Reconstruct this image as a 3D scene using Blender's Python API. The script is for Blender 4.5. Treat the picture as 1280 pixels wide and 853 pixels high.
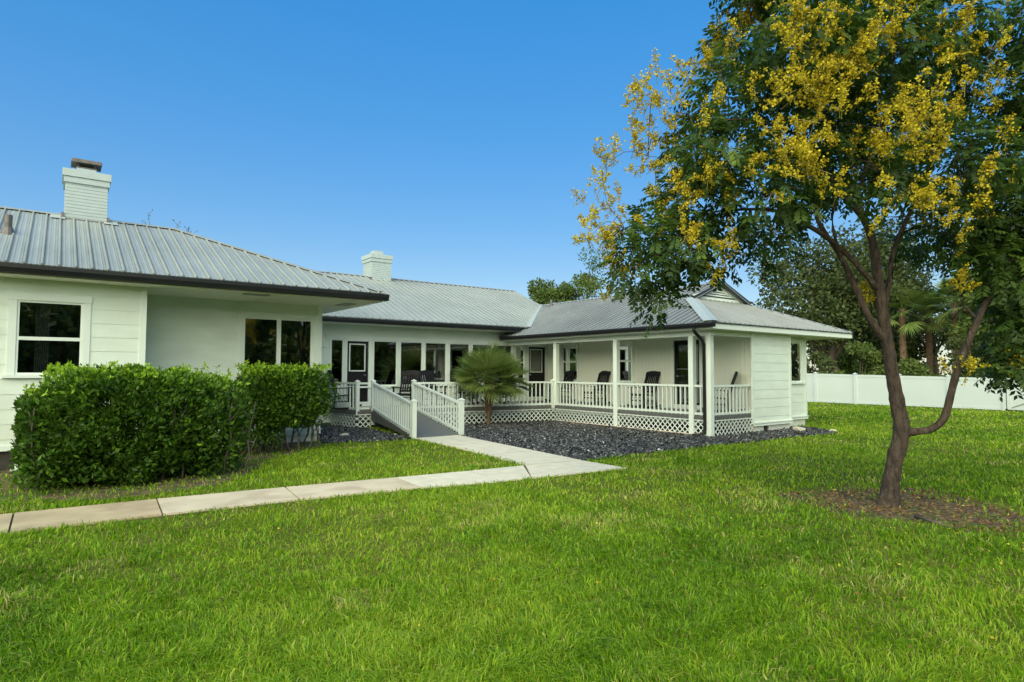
import bpy, bmesh, math, random
import numpy as np
from mathutils import Vector, Matrix
R=math.radians
random.seed(7); rng=np.random.default_rng(11)
for o in list(bpy.data.objects): bpy.data.objects.remove(o)
SC=bpy.context.scene; COL=SC.collection

# ---------------------------------------------------------------- camera
cam=bpy.data.cameras.new('camera'); cam_o=bpy.data.objects.new('camera',cam); COL.objects.link(cam_o)
FPX=766.87; YAW,PIT,ROL=R(53.155),R(2.747),R(0.19)
f_=Vector((math.cos(PIT)*math.cos(YAW),math.cos(PIT)*math.sin(YAW),math.sin(PIT)))
r_=Vector((math.sin(YAW),-math.cos(YAW),0)); u_=r_.cross(f_)
c_,s_=math.cos(ROL),math.sin(ROL); rr=c_*r_+s_*u_; uu=-s_*r_+c_*u_
cam_o.matrix_world=Matrix(((rr.x,uu.x,-f_.x,0),(rr.y,uu.y,-f_.y,0),(rr.z,uu.z,-f_.z,1.7),(0,0,0,1)))
cam.sensor_width=36; cam.lens=FPX/1280*36; cam.clip_start=.1; cam.clip_end=2000
SC.camera=cam_o
SC.render.resolution_x=1024; SC.render.resolution_y=682

# ---------------------------------------------------------------- sky, sun, exposure
SUN=Vector((-.70,-.54,.42)).normalized()
el=math.asin(SUN.z); rot=math.atan2(SUN.x,SUN.y)
W=bpy.data.worlds.new('World'); SC.world=W; W.use_nodes=True
wn=W.node_tree.nodes; wl=W.node_tree.links
bg=wn['Background']; sky=wn.new('ShaderNodeTexSky'); sky.sky_type='NISHITA'; sky.sun_disc=False
sky.sun_elevation=el; sky.sun_rotation=rot; sky.altitude=0; sky.air_density=1.0; sky.dust_density=.5; sky.ozone_density=3.0
gm=wn.new('ShaderNodeGamma'); gm.inputs[1].default_value=.30; wl.new(sky.outputs[0],gm.inputs[0])
hs=wn.new('ShaderNodeHueSaturation'); hs.inputs['Hue'].default_value=.513; hs.inputs['Saturation'].default_value=3.05; hs.inputs['Value'].default_value=1.8; wl.new(gm.outputs[0],hs.inputs['Color'])
wl.new(hs.outputs[0],bg.inputs[0]); bg.inputs[1].default_value=.12
sun=bpy.data.lights.new('sun','SUN'); sun.energy=3.5; sun.angle=R(100); sun.color=(1,.93,.62)
sun_o=bpy.data.objects.new('sun',sun); COL.objects.link(sun_o); sun_o.rotation_euler=SUN.to_track_quat('Z','Y').to_euler()
sun_o.location=(-20,10,30)
SC.view_settings.view_transform='Standard'; SC.view_settings.look='None'; SC.view_settings.gamma=1
SC.view_settings.exposure=1.24

# ---------------------------------------------------------------- materials
def mat(name):
    m=bpy.data.materials.new(name); m.use_nodes=True
    return m,m.node_tree.nodes,m.node_tree.links,m.node_tree.nodes['Principled BSDF']
def basic(name,col,rough=.6,metal=0,var=.06,scale=3.0,bump=0.0,bscale=40,spec=.5,stretch=(1,1,1),stain=None):
    m,n,l,p=mat(name)
    p.inputs['Roughness'].default_value=rough; p.inputs['Metallic'].default_value=metal
    p.inputs['Specular IOR Level'].default_value=spec
    tc=n.new('ShaderNodeTexCoord'); mp=n.new('ShaderNodeMapping'); l.new(tc.outputs['Object'],mp.inputs[0]); mp.inputs['Scale'].default_value=stretch
    nz=n.new('ShaderNodeTexNoise'); nz.inputs['Scale'].default_value=scale; nz.inputs['Detail'].default_value=6; l.new(mp.outputs[0],nz.inputs[0])
    rp=n.new('ShaderNodeValToRGB'); rp.color_ramp.elements[0].position=.3; rp.color_ramp.elements[1].position=.7
    rp.color_ramp.elements[0].color=(*[c*(1-var) for c in col],1); rp.color_ramp.elements[1].color=(*[min(1,c*(1+var)) for c in col],1)
    l.new(nz.outputs[0],rp.inputs[0]); out=rp.outputs[0]
    if stain:
        n2=n.new('ShaderNodeTexNoise'); n2.inputs['Scale'].default_value=stain[1]; n2.inputs['Detail'].default_value=5; l.new(tc.outputs['Object'],n2.inputs[0])
        r2=n.new('ShaderNodeValToRGB'); r2.color_ramp.elements[0].position=stain[2]; r2.color_ramp.elements[1].position=stain[3]
        l.new(n2.outputs[0],r2.inputs[0]); mx=n.new('ShaderNodeMixRGB'); l.new(r2.outputs[0],mx.inputs[0]); l.new(out,mx.inputs[1]); mx.inputs[2].default_value=(*stain[0],1); out=mx.outputs[0]
    l.new(out,p.inputs['Base Color'])
    if bump:
        nb=n.new('ShaderNodeTexNoise'); nb.inputs['Scale'].default_value=bscale; nb.inputs['Detail'].default_value=4; l.new(mp.outputs[0],nb.inputs[0])
        b=n.new('ShaderNodeBump'); b.inputs['Strength'].default_value=bump; b.inputs['Distance'].default_value=.03 if 'bark' in name else .02; l.new(nb.outputs[0],b.inputs['Height']); l.new(b.outputs[0],p.inputs['Normal'])
    return m
def leafmat(name,cols,trans=.3,rough=.5,tint_scale=None):
    """leaf colours picked per leaf through the 'tint' attribute (0..1)"""
    m,n,l,p=mat(name)
    at=n.new('ShaderNodeAttribute'); at.attribute_name='tint'
    rp=n.new('ShaderNodeValToRGB'); cr=rp.color_ramp
    while len(cr.elements)<len(cols): cr.elements.new(.5)
    for i,c in enumerate(cols):
        cr.elements[i].position=i/(len(cols)-1); cr.elements[i].color=(*c,1)
    l.new(at.outputs['Fac'],rp.inputs[0]); l.new(rp.outputs[0],p.inputs['Base Color'])
    p.inputs['Roughness'].default_value=rough; p.inputs['Specular IOR Level'].default_value=.3
    tr=n.new('ShaderNodeBsdfTranslucent'); l.new(rp.outputs[0],tr.inputs[0])
    mx=n.new('ShaderNodeMixShader'); mx.inputs[0].default_value=trans; l.new(p.outputs[0],mx.inputs[1]); l.new(tr.outputs[0],mx.inputs[2])
    l.new(mx.outputs[0],n['Material Output'].inputs[0])
    return m
WHITE=basic('white_paint',(.72,.81,.745),.5,var=.03,scale=2,bump=.06,bscale=60)
SIDING=basic('siding_paint',(.70,.805,.715),.55,var=.05,scale=1.6,bump=.08,bscale=30,stretch=(1,1,3),stain=((.63,.71,.60),1.3,.48,.85))
VINYL=basic('white_vinyl',(.67,.755,.70),.35,var=.02,scale=1.5)
FENCEV=basic('fence_vinyl',(.53,.61,.61),.4,var=.03,scale=.8)
BRICKW=basic('painted_brick',(.37,.45,.46),.6,var=.05,scale=6,bump=.2,bscale=20)
BLACK=basic('black_metal',(.011,.013,.015),.45,var=.2,scale=5,spec=.3)
DKTRIM=basic('dark_trim',(.02,.022,.022),.5,var=.2)
DOOR=basic('door_paint',(.012,.012,.013),.55,var=.2,spec=.25)
CHAIR=basic('black_chair_paint',(.014,.015,.018),.6,var=.3,scale=9,spec=.2)
DECK=basic('grey_decking',(.115,.125,.122),.6,var=.15,scale=6,stretch=(1,6,1),bump=.1)
SKIRT=basic('grey_skirt',(.10,.105,.10),.65,var=.2,scale=4)
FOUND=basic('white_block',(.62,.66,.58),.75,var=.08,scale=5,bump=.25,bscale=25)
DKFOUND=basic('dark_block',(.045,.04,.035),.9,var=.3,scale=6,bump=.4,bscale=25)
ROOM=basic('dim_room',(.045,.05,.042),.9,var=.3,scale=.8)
CURT=basic('curtain_cloth',(.16,.17,.165),.9,var=.2,scale=4,stretch=(8,8,.3))
EDGE=basic('clay_edging',(.42,.20,.11),.85,var=.2,scale=8)
CONC=basic('concrete',(.62,.595,.465),.85,var=.10,scale=4,bump=.12,bscale=120)
BARK=basic('bark',(.055,.040,.031),.9,var=.6,scale=22,bump=1.0,bscale=46,stretch=(1,1,.30),stain=((.13,.115,.10),6,.62,.76))
STEMG=basic('flower_stem',(.16,.15,.03),.8)
BARKG=basic('grey_bark',(.10,.085,.07),.9,var=.35,scale=5,bump=.5,bscale=12,stretch=(1,1,.4))
PALMBARK=basic('palm_bark',(.15,.10,.06),.9,var=.4,scale=9,bump=.7,bscale=20,stretch=(1,1,2.5))
SOFFIT=basic('soffit_paint',(.80,.82,.69),.6,var=.03)
ROCK=basic('pale_rock',(.5,.48,.42),.8,var=.2,scale=12,bump=.3)
STEEL=basic('dull_steel',(.35,.36,.36),.4,metal=.8)
HOOD=basic('weathered_hood',(.13,.12,.12),.55,metal=.3,var=.25,scale=9)

def roofmat(name,lo,hi,rough,metal):
    m,n,l,p=mat(name); p.inputs['Metallic'].default_value=metal; p.inputs['Roughness'].default_value=rough
    tc=n.new('ShaderNodeTexCoord'); mp=n.new('ShaderNodeMapping'); l.new(tc.outputs['UV'],mp.inputs[0]); mp.inputs['Scale'].default_value=(9,.9,1)
    nz=n.new('ShaderNodeTexNoise'); nz.inputs['Scale'].default_value=1.3; nz.inputs['Detail'].default_value=8; nz.inputs['Roughness'].default_value=.65; l.new(mp.outputs[0],nz.inputs[0])
    n2=n.new('ShaderNodeTexNoise'); n2.inputs['Scale'].default_value=.5; n2.inputs['Detail'].default_value=4; l.new(tc.outputs['Object'],n2.inputs[0])
    ad=n.new('ShaderNodeMath'); ad.operation='ADD'; l.new(nz.outputs[0],ad.inputs[0]); l.new(n2.outputs[0],ad.inputs[1])
    rp=n.new('ShaderNodeValToRGB'); rp.color_ramp.elements[0].position=.7; rp.color_ramp.elements[1].position=1.25
    mm=n.new('ShaderNodeMath'); mm.operation='MULTIPLY'; mm.inputs[1].default_value=.5; l.new(ad.outputs[0],mm.inputs[0])
    rp.color_ramp.elements[0].position=.36; rp.color_ramp.elements[1].position=.64
    rp.color_ramp.elements[0].color=(*lo,1); rp.color_ramp.elements[1].color=(*hi,1); l.new(mm.outputs[0],rp.inputs[0]); l.new(rp.outputs[0],p.inputs['Base Color'])
    return m
ROOF=roofmat('galvalume_roof',(.29,.33,.32),(.385,.43,.415),.5,.35)
ROOFD=roofmat('grey_roof',(.21,.235,.235),(.31,.34,.34),.5,.3)
RIBSHADE=roofmat('painted_rib_shade',(.12,.14,.135),(.22,.25,.24),.7,.0); RIBSHADE_D=roofmat('painted_rib_shade_dark',(.014,.017,.017),(.03,.034,.034),.7,.0)  # dark colours that paint the shadow lines along the roof ribs
FLASH=basic('pale_flashing',(.42,.48,.46),.5,metal=.2,var=.06,scale=7)

def glassmat():
    m=bpy.data.materials.new('window_glass'); m.use_nodes=True; n=m.node_tree.nodes; l=m.node_tree.links; n.clear()
    o=n.new('ShaderNodeOutputMaterial'); t=n.new('ShaderNodeBsdfTransparent'); t.inputs[0].default_value=(.5,.55,.52,1)
    g=n.new('ShaderNodeBsdfGlossy'); g.inputs['Roughness'].default_value=.01; g.inputs[0].default_value=(1,1,1,1)
    fr=n.new('ShaderNodeFresnel'); fr.inputs[0].default_value=2.8
    mx=n.new('ShaderNodeMixShader'); l.new(fr.outputs[0],mx.inputs[0]); l.new(t.outputs[0],mx.inputs[1]); l.new(g.outputs[0],mx.inputs[2]); l.new(mx.outputs[0],o.inputs[0]); return m
GLASS=glassmat()
def lampmat():
    m,n,l,p=mat('lamp_glow'); p.inputs['Emission Color'].default_value=(1,.95,.35,1); p.inputs['Emission Strength'].default_value=2.0; return m
GLOW=lampmat()

def groundmat():
    m,n,l,p=mat('lawn_soil'); p.inputs['Roughness'].default_value=.95; p.inputs['Specular IOR Level'].default_value=.1
    tc=n.new('ShaderNodeTexCoord')
    a=n.new('ShaderNodeTexNoise'); a.inputs['Scale'].default_value=.45; a.inputs['Detail'].default_value=8; a.inputs['Roughness'].default_value=.65; l.new(tc.outputs['Object'],a.inputs[0])
    b=n.new('ShaderNodeTexNoise'); b.inputs['Scale'].default_value=22; b.inputs['Detail'].default_value=5; l.new(tc.outputs['Object'],b.inputs[0])
    r1=n.new('ShaderNodeValToRGB'); e=r1.color_ramp.elements; e[0].position=.3; e[0].color=(.085,.13,.015,1); e[1].position=.72; e[1].color=(.20,.20,.045,1)
    l.new(a.outputs[0],r1.inputs[0])
    r2=n.new('ShaderNodeValToRGB'); e=r2.color_ramp.elements; e[0].position=.35; e[0].color=(.45,.45,.45,1); e[1].position=.65; e[1].color=(1,1,1,1); l.new(b.outputs[0],r2.inputs[0])
    mx=n.new('ShaderNodeMixRGB'); mx.blend_type='MULTIPLY'; mx.inputs[0].default_value=1; l.new(r1.outputs[0],mx.inputs[1]); l.new(r2.outputs[0],mx.inputs[2]); l.new(mx.outputs[0],p.inputs['Base Color'])
    return m
SOIL=groundmat()
DIRT=basic('bare_dirt',(.10,.07,.042),.95,var=.5,scale=7,bump=.5,bscale=30,stain=((.05,.09,.015),3,.5,.62))
GBED=basic('slate_bed',(.035,.04,.045),.85,var=.5,scale=30,bump=.8,bscale=60)
STONE=leafmat('slate_stone',[(.012,.013,.013),(.040,.043,.044),(.095,.101,.102),(.23,.24,.235),(.55,.55,.52)],trans=0,rough=.5)

# ---------------------------------------------------------------- mesh helpers
def attach(o,parent):
    if parent:
        o.parent=parent
        if parent.type=='EMPTY': o.matrix_parent_inverse=Matrix.Translation(-parent.location)
class MB:
    def __init__(s): s.v=[]; s.f=[]; s.m=[]
    def add(s,vs,fs,mi=0):
        b=len(s.v); s.v+=[tuple(v) for v in vs]; s.f+=[tuple(i+b for i in f) for f in fs]; s.m+=[mi]*len(fs)
    def hexa(s,p,mi=0): # 8 pts: bottom 0-3, top 4-7
        s.add(p,[(0,3,2,1),(4,5,6,7),(0,1,5,4),(1,2,6,5),(2,3,7,6),(3,0,4,7)],mi)
    def box(s,x0,x1,y0,y1,z0,z1,mi=0):
        s.hexa([(x0,y0,z0),(x1,y0,z0),(x1,y1,z0),(x0,y1,z0),(x0,y0,z1),(x1,y0,z1),(x1,y1,z1),(x0,y1,z1)],mi)
    def bar(s,a,b,w,h,up=(0,0,1),mi=0): # bar between two points, w sideways, h along up
        a=Vector(a);b=Vector(b);d=(b-a).normalized();up=Vector(up);sd=d.cross(up).normalized();up=sd.cross(d).normalized()
        x=sd*w/2;y=up*h/2
        s.hexa([a-x-y,a+x-y,b+x-y,b-x-y,a-x+y,a+x+y,b+x+y,b-x+y],mi)
    def tube(s,path,n=10,cap=True,mi=0):
        P=[Vector(p[:3]) for p in path]; rs=[p[3] for p in path]; b=len(s.v)
        ref=Vector((.3,.2,.9)) 
        for i,p in enumerate(P):
            d=(P[min(i+1,len(P)-1)]-P[max(i-1,0)]).normalized()
            a=d.cross(ref if abs(d.dot(ref))<.95 else Vector((1,0,0))).normalized(); c=d.cross(a)
            for k in range(n):
                t=2*math.pi*k/n; s.v.append(tuple(p+(a*math.cos(t)+c*math.sin(t))*rs[i]))
        for i in range(len(P)-1):
            for k in range(n):
                s.f.append((b+i*n+k,b+i*n+(k+1)%n,b+(i+1)*n+(k+1)%n,b+(i+1)*n+k)); s.m.append(mi)
        if cap:
            s.f.append(tuple(b+k for k in range(n))); s.m.append(mi); e=b+(len(P)-1)*n; s.f.append(tuple(e+k for k in range(n))); s.m.append(mi)
    def prism(s,poly,z0,z1,mi=0):
        n=len(poly); s.add([(x,y,z0) for x,y in poly]+[(x,y,z1) for x,y in poly],
            [tuple(range(n))[::-1],tuple(range(n,2*n))]+[(i,(i+1)%n,n+(i+1)%n,n+i) for i in range(n)],mi)
    def build(s,name,mats,parent=None,smooth=False,bevel=0):
        me=bpy.data.meshes.new(name); me.from_pydata(s.v,[],s.f)
        for m in (mats if isinstance(mats,(list,tuple)) else [mats]): me.materials.append(m)
        me.polygons.foreach_set('material_index',s.m)
        bm=bmesh.new(); bm.from_mesh(me); bmesh.ops.recalc_face_normals(bm,faces=bm.faces); bm.to_mesh(me); bm.free()
        if smooth: me.polygons.foreach_set('use_smooth',[True]*len(me.polygons))
        o=bpy.data.objects.new(name,me); COL.objects.link(o)
        attach(o,parent)
        if bevel:
            md=o.modifiers.new('bevel','BEVEL'); md.width=bevel; md.segments=2; md.limit_method='ANGLE'
        return o
def tag(o,label=None,cat=None,group=None,kind=None):
    if label: o['label']=label
    if cat: o['category']=cat
    if group: o['group']=group
    if kind: o['kind']=kind
    return o
def empty(name,label,cat,group=None,loc=(0,0,0),rz=0):
    o=bpy.data.objects.new(name,None); COL.objects.link(o); o.location=loc; o.rotation_euler=(0,0,rz); o.empty_display_size=.3
    return tag(o,label,cat,group)
class Fr: # wall frame: s along the wall, n outward, z up
    def __init__(s,o,d,n): s.o=Vector((*o,0)); s.d=Vector((*d,0)).normalized(); s.n=Vector((*n,0)).normalized()
    def p(s,a,n,z): q=s.o+s.d*a+s.n*n; return (q.x,q.y,z)
    def box(s,mb,a0,a1,n0,n1,z0,z1,mi=0):
        mb.hexa([s.p(a0,n0,z0),s.p(a1,n0,z0),s.p(a1,n1,z0),s.p(a0,n1,z0),s.p(a0,n0,z1),s.p(a1,n0,z1),s.p(a1,n1,z1),s.p(a0,n1,z1)],mi)
def wall(F,a0,a1,z0,z1,holes=(),board=None,bz=0.0,proud=.008,thick=.12):
    """wall face with real openings; lap boards get a slight taper and a shadow edge"""
    mb=MB()
    A=sorted({a0,a1,*[h[0] for h in holes],*[h[1] for h in holes]}); A=[a for a in A if a0-1e-6<=a<=a1+1e-6]
    Z={z0,z1,*[h[2] for h in holes],*[h[3] for h in holes]}
    bl=set()
    if board:
        k=math.ceil((z0-bz)/board)
        while bz+k*board<z1: Z.add(round(bz+k*board,5)); bl.add(round(bz+k*board,5)); k+=1
    Z=sorted(z for z in Z if z0-1e-6<=z<=z1+1e-6)
    def off(z,up): # outward offset just above / below height z
        if not board: return 0
        t=((z-bz)/board)
        fr=t-math.floor(t+1e-6)
        if fr<1e-4: return proud if up else 0.0
        return proud*(1-fr)
    for i in range(len(A)-1):
        for j in range(len(Z)-1):
            am=(A[i]+A[i+1])/2; zm=(Z[j]+Z[j+1])/2
            if any(h[0]<am<h[1] and h[2]<zm<h[3] for h in holes): continue
            lo=off(Z[j],True); hi=off(Z[j+1],False)
            q=[F.p(A[i],lo,Z[j]),F.p(A[i+1],lo,Z[j]),F.p(A[i+1],hi,Z[j+1]),F.p(A[i],hi,Z[j+1])]
            mb.add(q,[(0,1,2,3)])
            if board and round(Z[j],5) in bl: mb.add([F.p(A[i],0,Z[j]),F.p(A[i+1],0,Z[j]),F.p(A[i+1],lo,Z[j]),F.p(A[i],lo,Z[j])],[(0,1,2,3)])
    for h in holes: # reveals
        for (p,q) in (((h[0],h[2]),(h[1],h[2])),((h[1],h[2]),(h[1],h[3])),((h[1],h[3]),(h[0],h[3])),((h[0],h[3]),(h[0],h[2]))):
            mb.add([F.p(p[0],0,p[1]),F.p(q[0],0,q[1]),F.p(q[0],-thick,q[1]),F.p(p[0],-thick,p[1])],[(0,1,2,3)])
    return mb

# leaf-like quads from arrays
def quadmesh(name,V,mat_,tint,parent=None,nv=4):
    n=len(V)//nv; me=bpy.data.meshes.new(name)
    me.vertices.add(len(V)); me.vertices.foreach_set('co',V.astype(np.float32).ravel())
    me.loops.add(len(V)); me.loops.foreach_set('vertex_index',np.arange(len(V),dtype=np.int32))
    me.polygons.add(n); me.polygons.foreach_set('loop_start',np.arange(0,len(V),nv,dtype=np.int32))
    me.update(calc_edges=True)
    at=me.attributes.new('tint','FLOAT','FACE'); at.data.foreach_set('value',np.clip(tint,0,1).astype(np.float32))
    me.materials.append(mat_)
    o=bpy.data.objects.new(name,me); COL.objects.link(o)
    attach(o,parent)
    return o
def nrm(a): return a/np.maximum(1e-9,np.linalg.norm(a,axis=1,keepdims=True))
def leaves(c,d,L,Wd,roll=None):
    """rhombic leaves: c base points, d directions, L lengths, Wd widths"""
    n=len(c); d=nrm(d); rv=rng.normal(size=(n,3)); sd=nrm(np.cross(d,rv)); up=np.cross(sd,d)
    L=np.broadcast_to(np.asarray(L,float).reshape(-1,1),(n,1)); Wd=np.broadcast_to(np.asarray(Wd,float).reshape(-1,1),(n,1))
    V=np.empty((n,4,3)); V[:,0]=c; V[:,1]=c+d*L*.45+sd*Wd*.5+up*L*.06; V[:,2]=c+d*L; V[:,3]=c+d*L*.45-sd*Wd*.5+up*L*.06
    return V.reshape(-1,3)
def inball(n,shell=.5):
    d=nrm(rng.normal(size=(n,3))); r=rng.random((n,1))**(1/3.); r=r*(1-shell)+shell*np.maximum(r,.55+.45*rng.random((n,1))); return d*r,d

# ================================================================ THE SETTING: ground, path, gravel
PATH=[(-7,8.78),(-.37,8.22),(2.65,8.05),(5.3,7.62),(6.7,7.48),(8.0,7.36),(8.0,8.4),(8.17,10.05),(8.46,13.4),(8.48,13.62),(7.22,13.62),(7.2,12.6),(6.95,9.64),(6.78,8.62),(6.14,8.66),(4.38,8.82),(2.4,9.05),(1.14,9.18),(-.42,9.25),(-7,9.8)]
GRAV=[(8.46,13.4),(8.17,10.05),(8.0,8.45),(9.6,8.42),(12.3,8.45),(15.5,8.26),(17.1,8.1),(18.0,8.9),(18.3,9.5),(17.6,9.75),(13.65,9.75),(13.65,15.8),(8.6,16.9),(8.46,13.6)]
GRAVL=[(5.0,13.95),(5.8,13.66),(7.16,13.55),(7.3,16.9),(6.85,18.25),(5.2,18.25),(5.2,14.65)]
HOUSEP=[(-7,13.3),(1.38,13.3),(1.38,14.6),(5.17,14.6),(5.17,18.3),(6.8,18.3),(7.05,16.9),(13.6,15.8),(13.6,9.55),(17.4,9.55),(17.4,9.9),(18.95,9.9),(18.95,26),(-7,26)]
def inpoly(P,poly):
    x=P[:,0];y=P[:,1]; c=np.zeros(len(P),bool); n=len(poly)
    for i in range(n):
        x1,y1=poly[i];x2,y2=poly[(i+1)%n]
        if y1==y2: continue
        k=((y1>y)!=(y2>y))&(x<(x2-x1)*(y-y1)/(y2-y1)+x1); c^=k
    return c
mb=MB(); mb.add([(-400,-400,0),(400,-400,0),(400,400,0),(-400,400,0)],[(0,1,2,3)])
tag(mb.build('lawn',SOIL),kind='structure')
# concrete slabs with open joints
def slab_run(polys):
    m=MB()
    for i,p in enumerate(polys):
        c=np.mean(p,axis=0); q=[tuple(c+(np.array(a)-c)*(1-.012/max(.2,np.linalg.norm(np.array(a)-c)))) for a in p]
        m.prism(q,-.05,.028,mi=0 if i<4 else (1 if i<6 else 2))
    return m
lo=[(-7,8.78),(-3.6,8.5),(-1.9,8.34),(-.3,8.2),(1.08,8.17),(2.62,8.07),(4.28,7.86),(5.5,7.61),(6.05,7.55)]
up=[(-7,9.8),(-3.6,9.52),(-1.9,9.38),(-.3,9.25),(1.14,9.18),(2.72,9.03),(4.36,8.83),(5.62,8.69),(6.72,8.62)]
polys=[[lo[i],lo[i+1],up[i+1],up[i]] for i in range(len(lo)-1)]
polys+=[[(6.05,7.55),(7.3,7.43),(6.74,8.58)],[(6.76,8.62),(7.3,7.43),(8.0,7.36),(8.0,8.45)],[(6.78,8.64),(8.0,8.47),(8.16,10.05),(6.97,10.13)],[(6.97,10.15),(8.16,10.07),(8.3,11.8),(7.13,11.85)],[(7.13,11.87),(8.3,11.82),(8.48,13.62),(7.22,13.62)]]
CONT=basic('concrete_tan',(.46,.375,.235),.85,var=.18,scale=2.2,bump=.12,bscale=120,stain=((.27,.21,.13),1.3,.5,.75)); CONM=basic('concrete_warm',(.57,.50,.365),.85,var=.12,scale=2.5,bump=.12,bscale=120,stain=((.40,.33,.23),1.5,.55,.75))
tag(slab_run(polys).build('path',[CONT,CONM,CONC]),kind='structure')
PM=basic('path_joint',(.09,.075,.05),.95)
m=MB(); m.prism(PATH,-.02,.006); tag(m.build('path_bed',PM),kind='structure')
m=MB(); m.prism(GRAV,-.02,.012); m.prism(GRAVL,-.02,.012); tag(m.build('gravel_bed',GBED),kind='structure')
# under-deck soil reads as gravel too
m=MB(); m.prism([(6.85,18.2),(7.1,16.95),(13.5,15.85),(13.5,9.65),(15.35,9.65),(15.35,18.2)],-.02,.010); tag(m.build('soil_under_deck',GBED),kind='structure')
DIRTP=[(-7,12.0),(-2,11.3),(-.6,10.4),(.2,9.75),(.9,9.6),(1.9,9.8),(2.6,10.5),(3.2,11.8),(4.2,12.9),(4.9,13.7),(5.0,14.6),(1.38,14.6),(1.38,13.3),(-7,13.3)]
m=MB(); m.prism(DIRTP,-.02,.008); tag(m.build('planting_bed',DIRT),kind='structure')
th=np.linspace(0,2*np.pi,40,endpoint=False)
def mulch_r(t): return 1.0+.16*np.sin(3*t+1)+.10*np.sin(7*t)
MC=(8.75,3.2)
MULP=[(MC[0]+1.15*mulch_r(t)*math.cos(t),MC[1]+1.35*mulch_r(t)*math.sin(t)) for t in th]
m=MB(); m.prism(MULP,-.02,.007); tag(m.build('bare_soil_ring',DIRT),kind='structure')

# ================================================================ THE HOUSE
house=empty('house','long low white house with grey ribbed metal roofs, two chimneys and black gutters','house',loc=(6,16,0))
FL=Fr((0,13.3),(1,0),(0,-1)); FR_=Fr((0,14.6),(1,0),(0,-1)); FLE=Fr((5.17,0),(0,1),(1,0)); FRET=Fr((1.38,0),(0,1),(1,0))
FM=Fr((0,18.3),(1,0),(0,-1)); FP=Fr((15.42,0),(0,1),(-1,0)); FE=Fr((0,9.55),(1,0),(0,-1)); FB=Fr((0,9.9),(1,0),(0,-1))
# openings
LW=[(-.50,.42,1.60,2.87)]
RW=[(3.40,4.98,1.15,2.90)]
MW=[(6.80,7.20,1.20,2.64),(8.19,9.02,1.20,2.64),(9.13,9.95,1.20,2.64),(10.05,10.88,1.20,2.64),(11.0,11.84,1.20,2.64),(11.94,12.80,1.20,2.64),(12.90,13.72,1.20,2.64),(13.87,14.31,1.20,2.64)]
MD=[(7.32,8.02,.56,2.60),(14.50,15.32,.56,2.60)]
PW=[(16.57,17.41,1.34,2.71),(13.90,14.75,1.34,2.71)]
PD=[(11.26,12.2,.56,2.64)]
BW=[(17.72,18.68,1.37,2.60)]
wall(FL,-7,1.38,.37,3.25,LW,.25,.02).build('wall',SIDING,house)
wall(FRET,13.3,14.6,.2,3.25,(),.25,.02).build('wall',SIDING,house)
wall(FR_,1.38,5.17,.2,3.25,RW,.25,.02).build('wall',SIDING,house)
wall(FLE,14.6,18.3,.2,3.25,(),.25,.02).build('wall',SIDING,house)
wall(FM,5.17,15.42,.1,3.12,MW+MD,.125,.0,.008).build('wall',SIDING,house)
def grooved():
    m,n,l,p=mat('grooved_siding'); p.inputs['Base Color'].default_value=(.79,.83,.71,1); p.inputs['Roughness'].default_value=.55
    tc=n.new('ShaderNodeTexCoord'); sx=n.new('ShaderNodeSeparateXYZ'); l.new(tc.outputs['Object'],sx.inputs[0])
    a=n.new('ShaderNodeMath'); a.operation='MULTIPLY'; a.inputs[1].default_value=1/.155; l.new(sx.outputs['Y'],a.inputs[0])
    fr=n.new('ShaderNodeMath'); fr.operation='FRACT'; l.new(a.outputs[0],fr.inputs[0])
    g=n.new('ShaderNodeMath'); g.operation='GREATER_THAN'; g.inputs[1].default_value=.07; l.new(fr.outputs[0],g.inputs[0])
    b=n.new('ShaderNodeBump'); b.inputs['Strength'].default_value=.8; b.inputs['Distance'].default_value=.008; l.new(g.outputs[0],b.inputs['Height']); l.new(b.outputs[0],p.inputs['Normal'])
    return m
wall(FP,9.55,18.3,.1,2.82,PW+PD).build('wall',grooved(),house)
wall(FE,15.42,17.4,.19,2.76,(),.25,.19).build('wall',SIDING,house)
wall(Fr((17.4,0),(0,1),(1,0)),9.55,9.9,.19,2.76,(),.25,.19).build('wall',SIDING,house)
wall(FB,17.4,18.95,.25,2.76,BW,.25,.0).build('wall',SIDING,house)
wall(Fr((18.95,0),(0,1),(1,0)),9.9,22,.25,2.76,(),.25,.0).build('wall',SIDING,house)
# foundations
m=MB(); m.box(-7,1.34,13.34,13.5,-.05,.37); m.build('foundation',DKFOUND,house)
m=MB(); m.box(1.38,5.13,14.63,14.8,-.05,.2); m.box(4.97,5.13,14.8,18.3,-.05,.2); m.build('foundation',FOUND,house)
m=MB(); m.box(15.46,15.98,9.58,9.8,-.05,.19); m.box(16.24,17.36,9.58,9.8,-.05,.19); m.box(17.44,18.91,9.93,10.1,-.05,.25); m.box(18.75,18.91,10.1,20,-.05,.25)
fd=m.build('foundation',FOUND,house)
m=MB(); m.box(15.98,16.24,9.62,9.7,.0,.16); m.build('crawl_vent',DKFOUND,fd)
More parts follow.
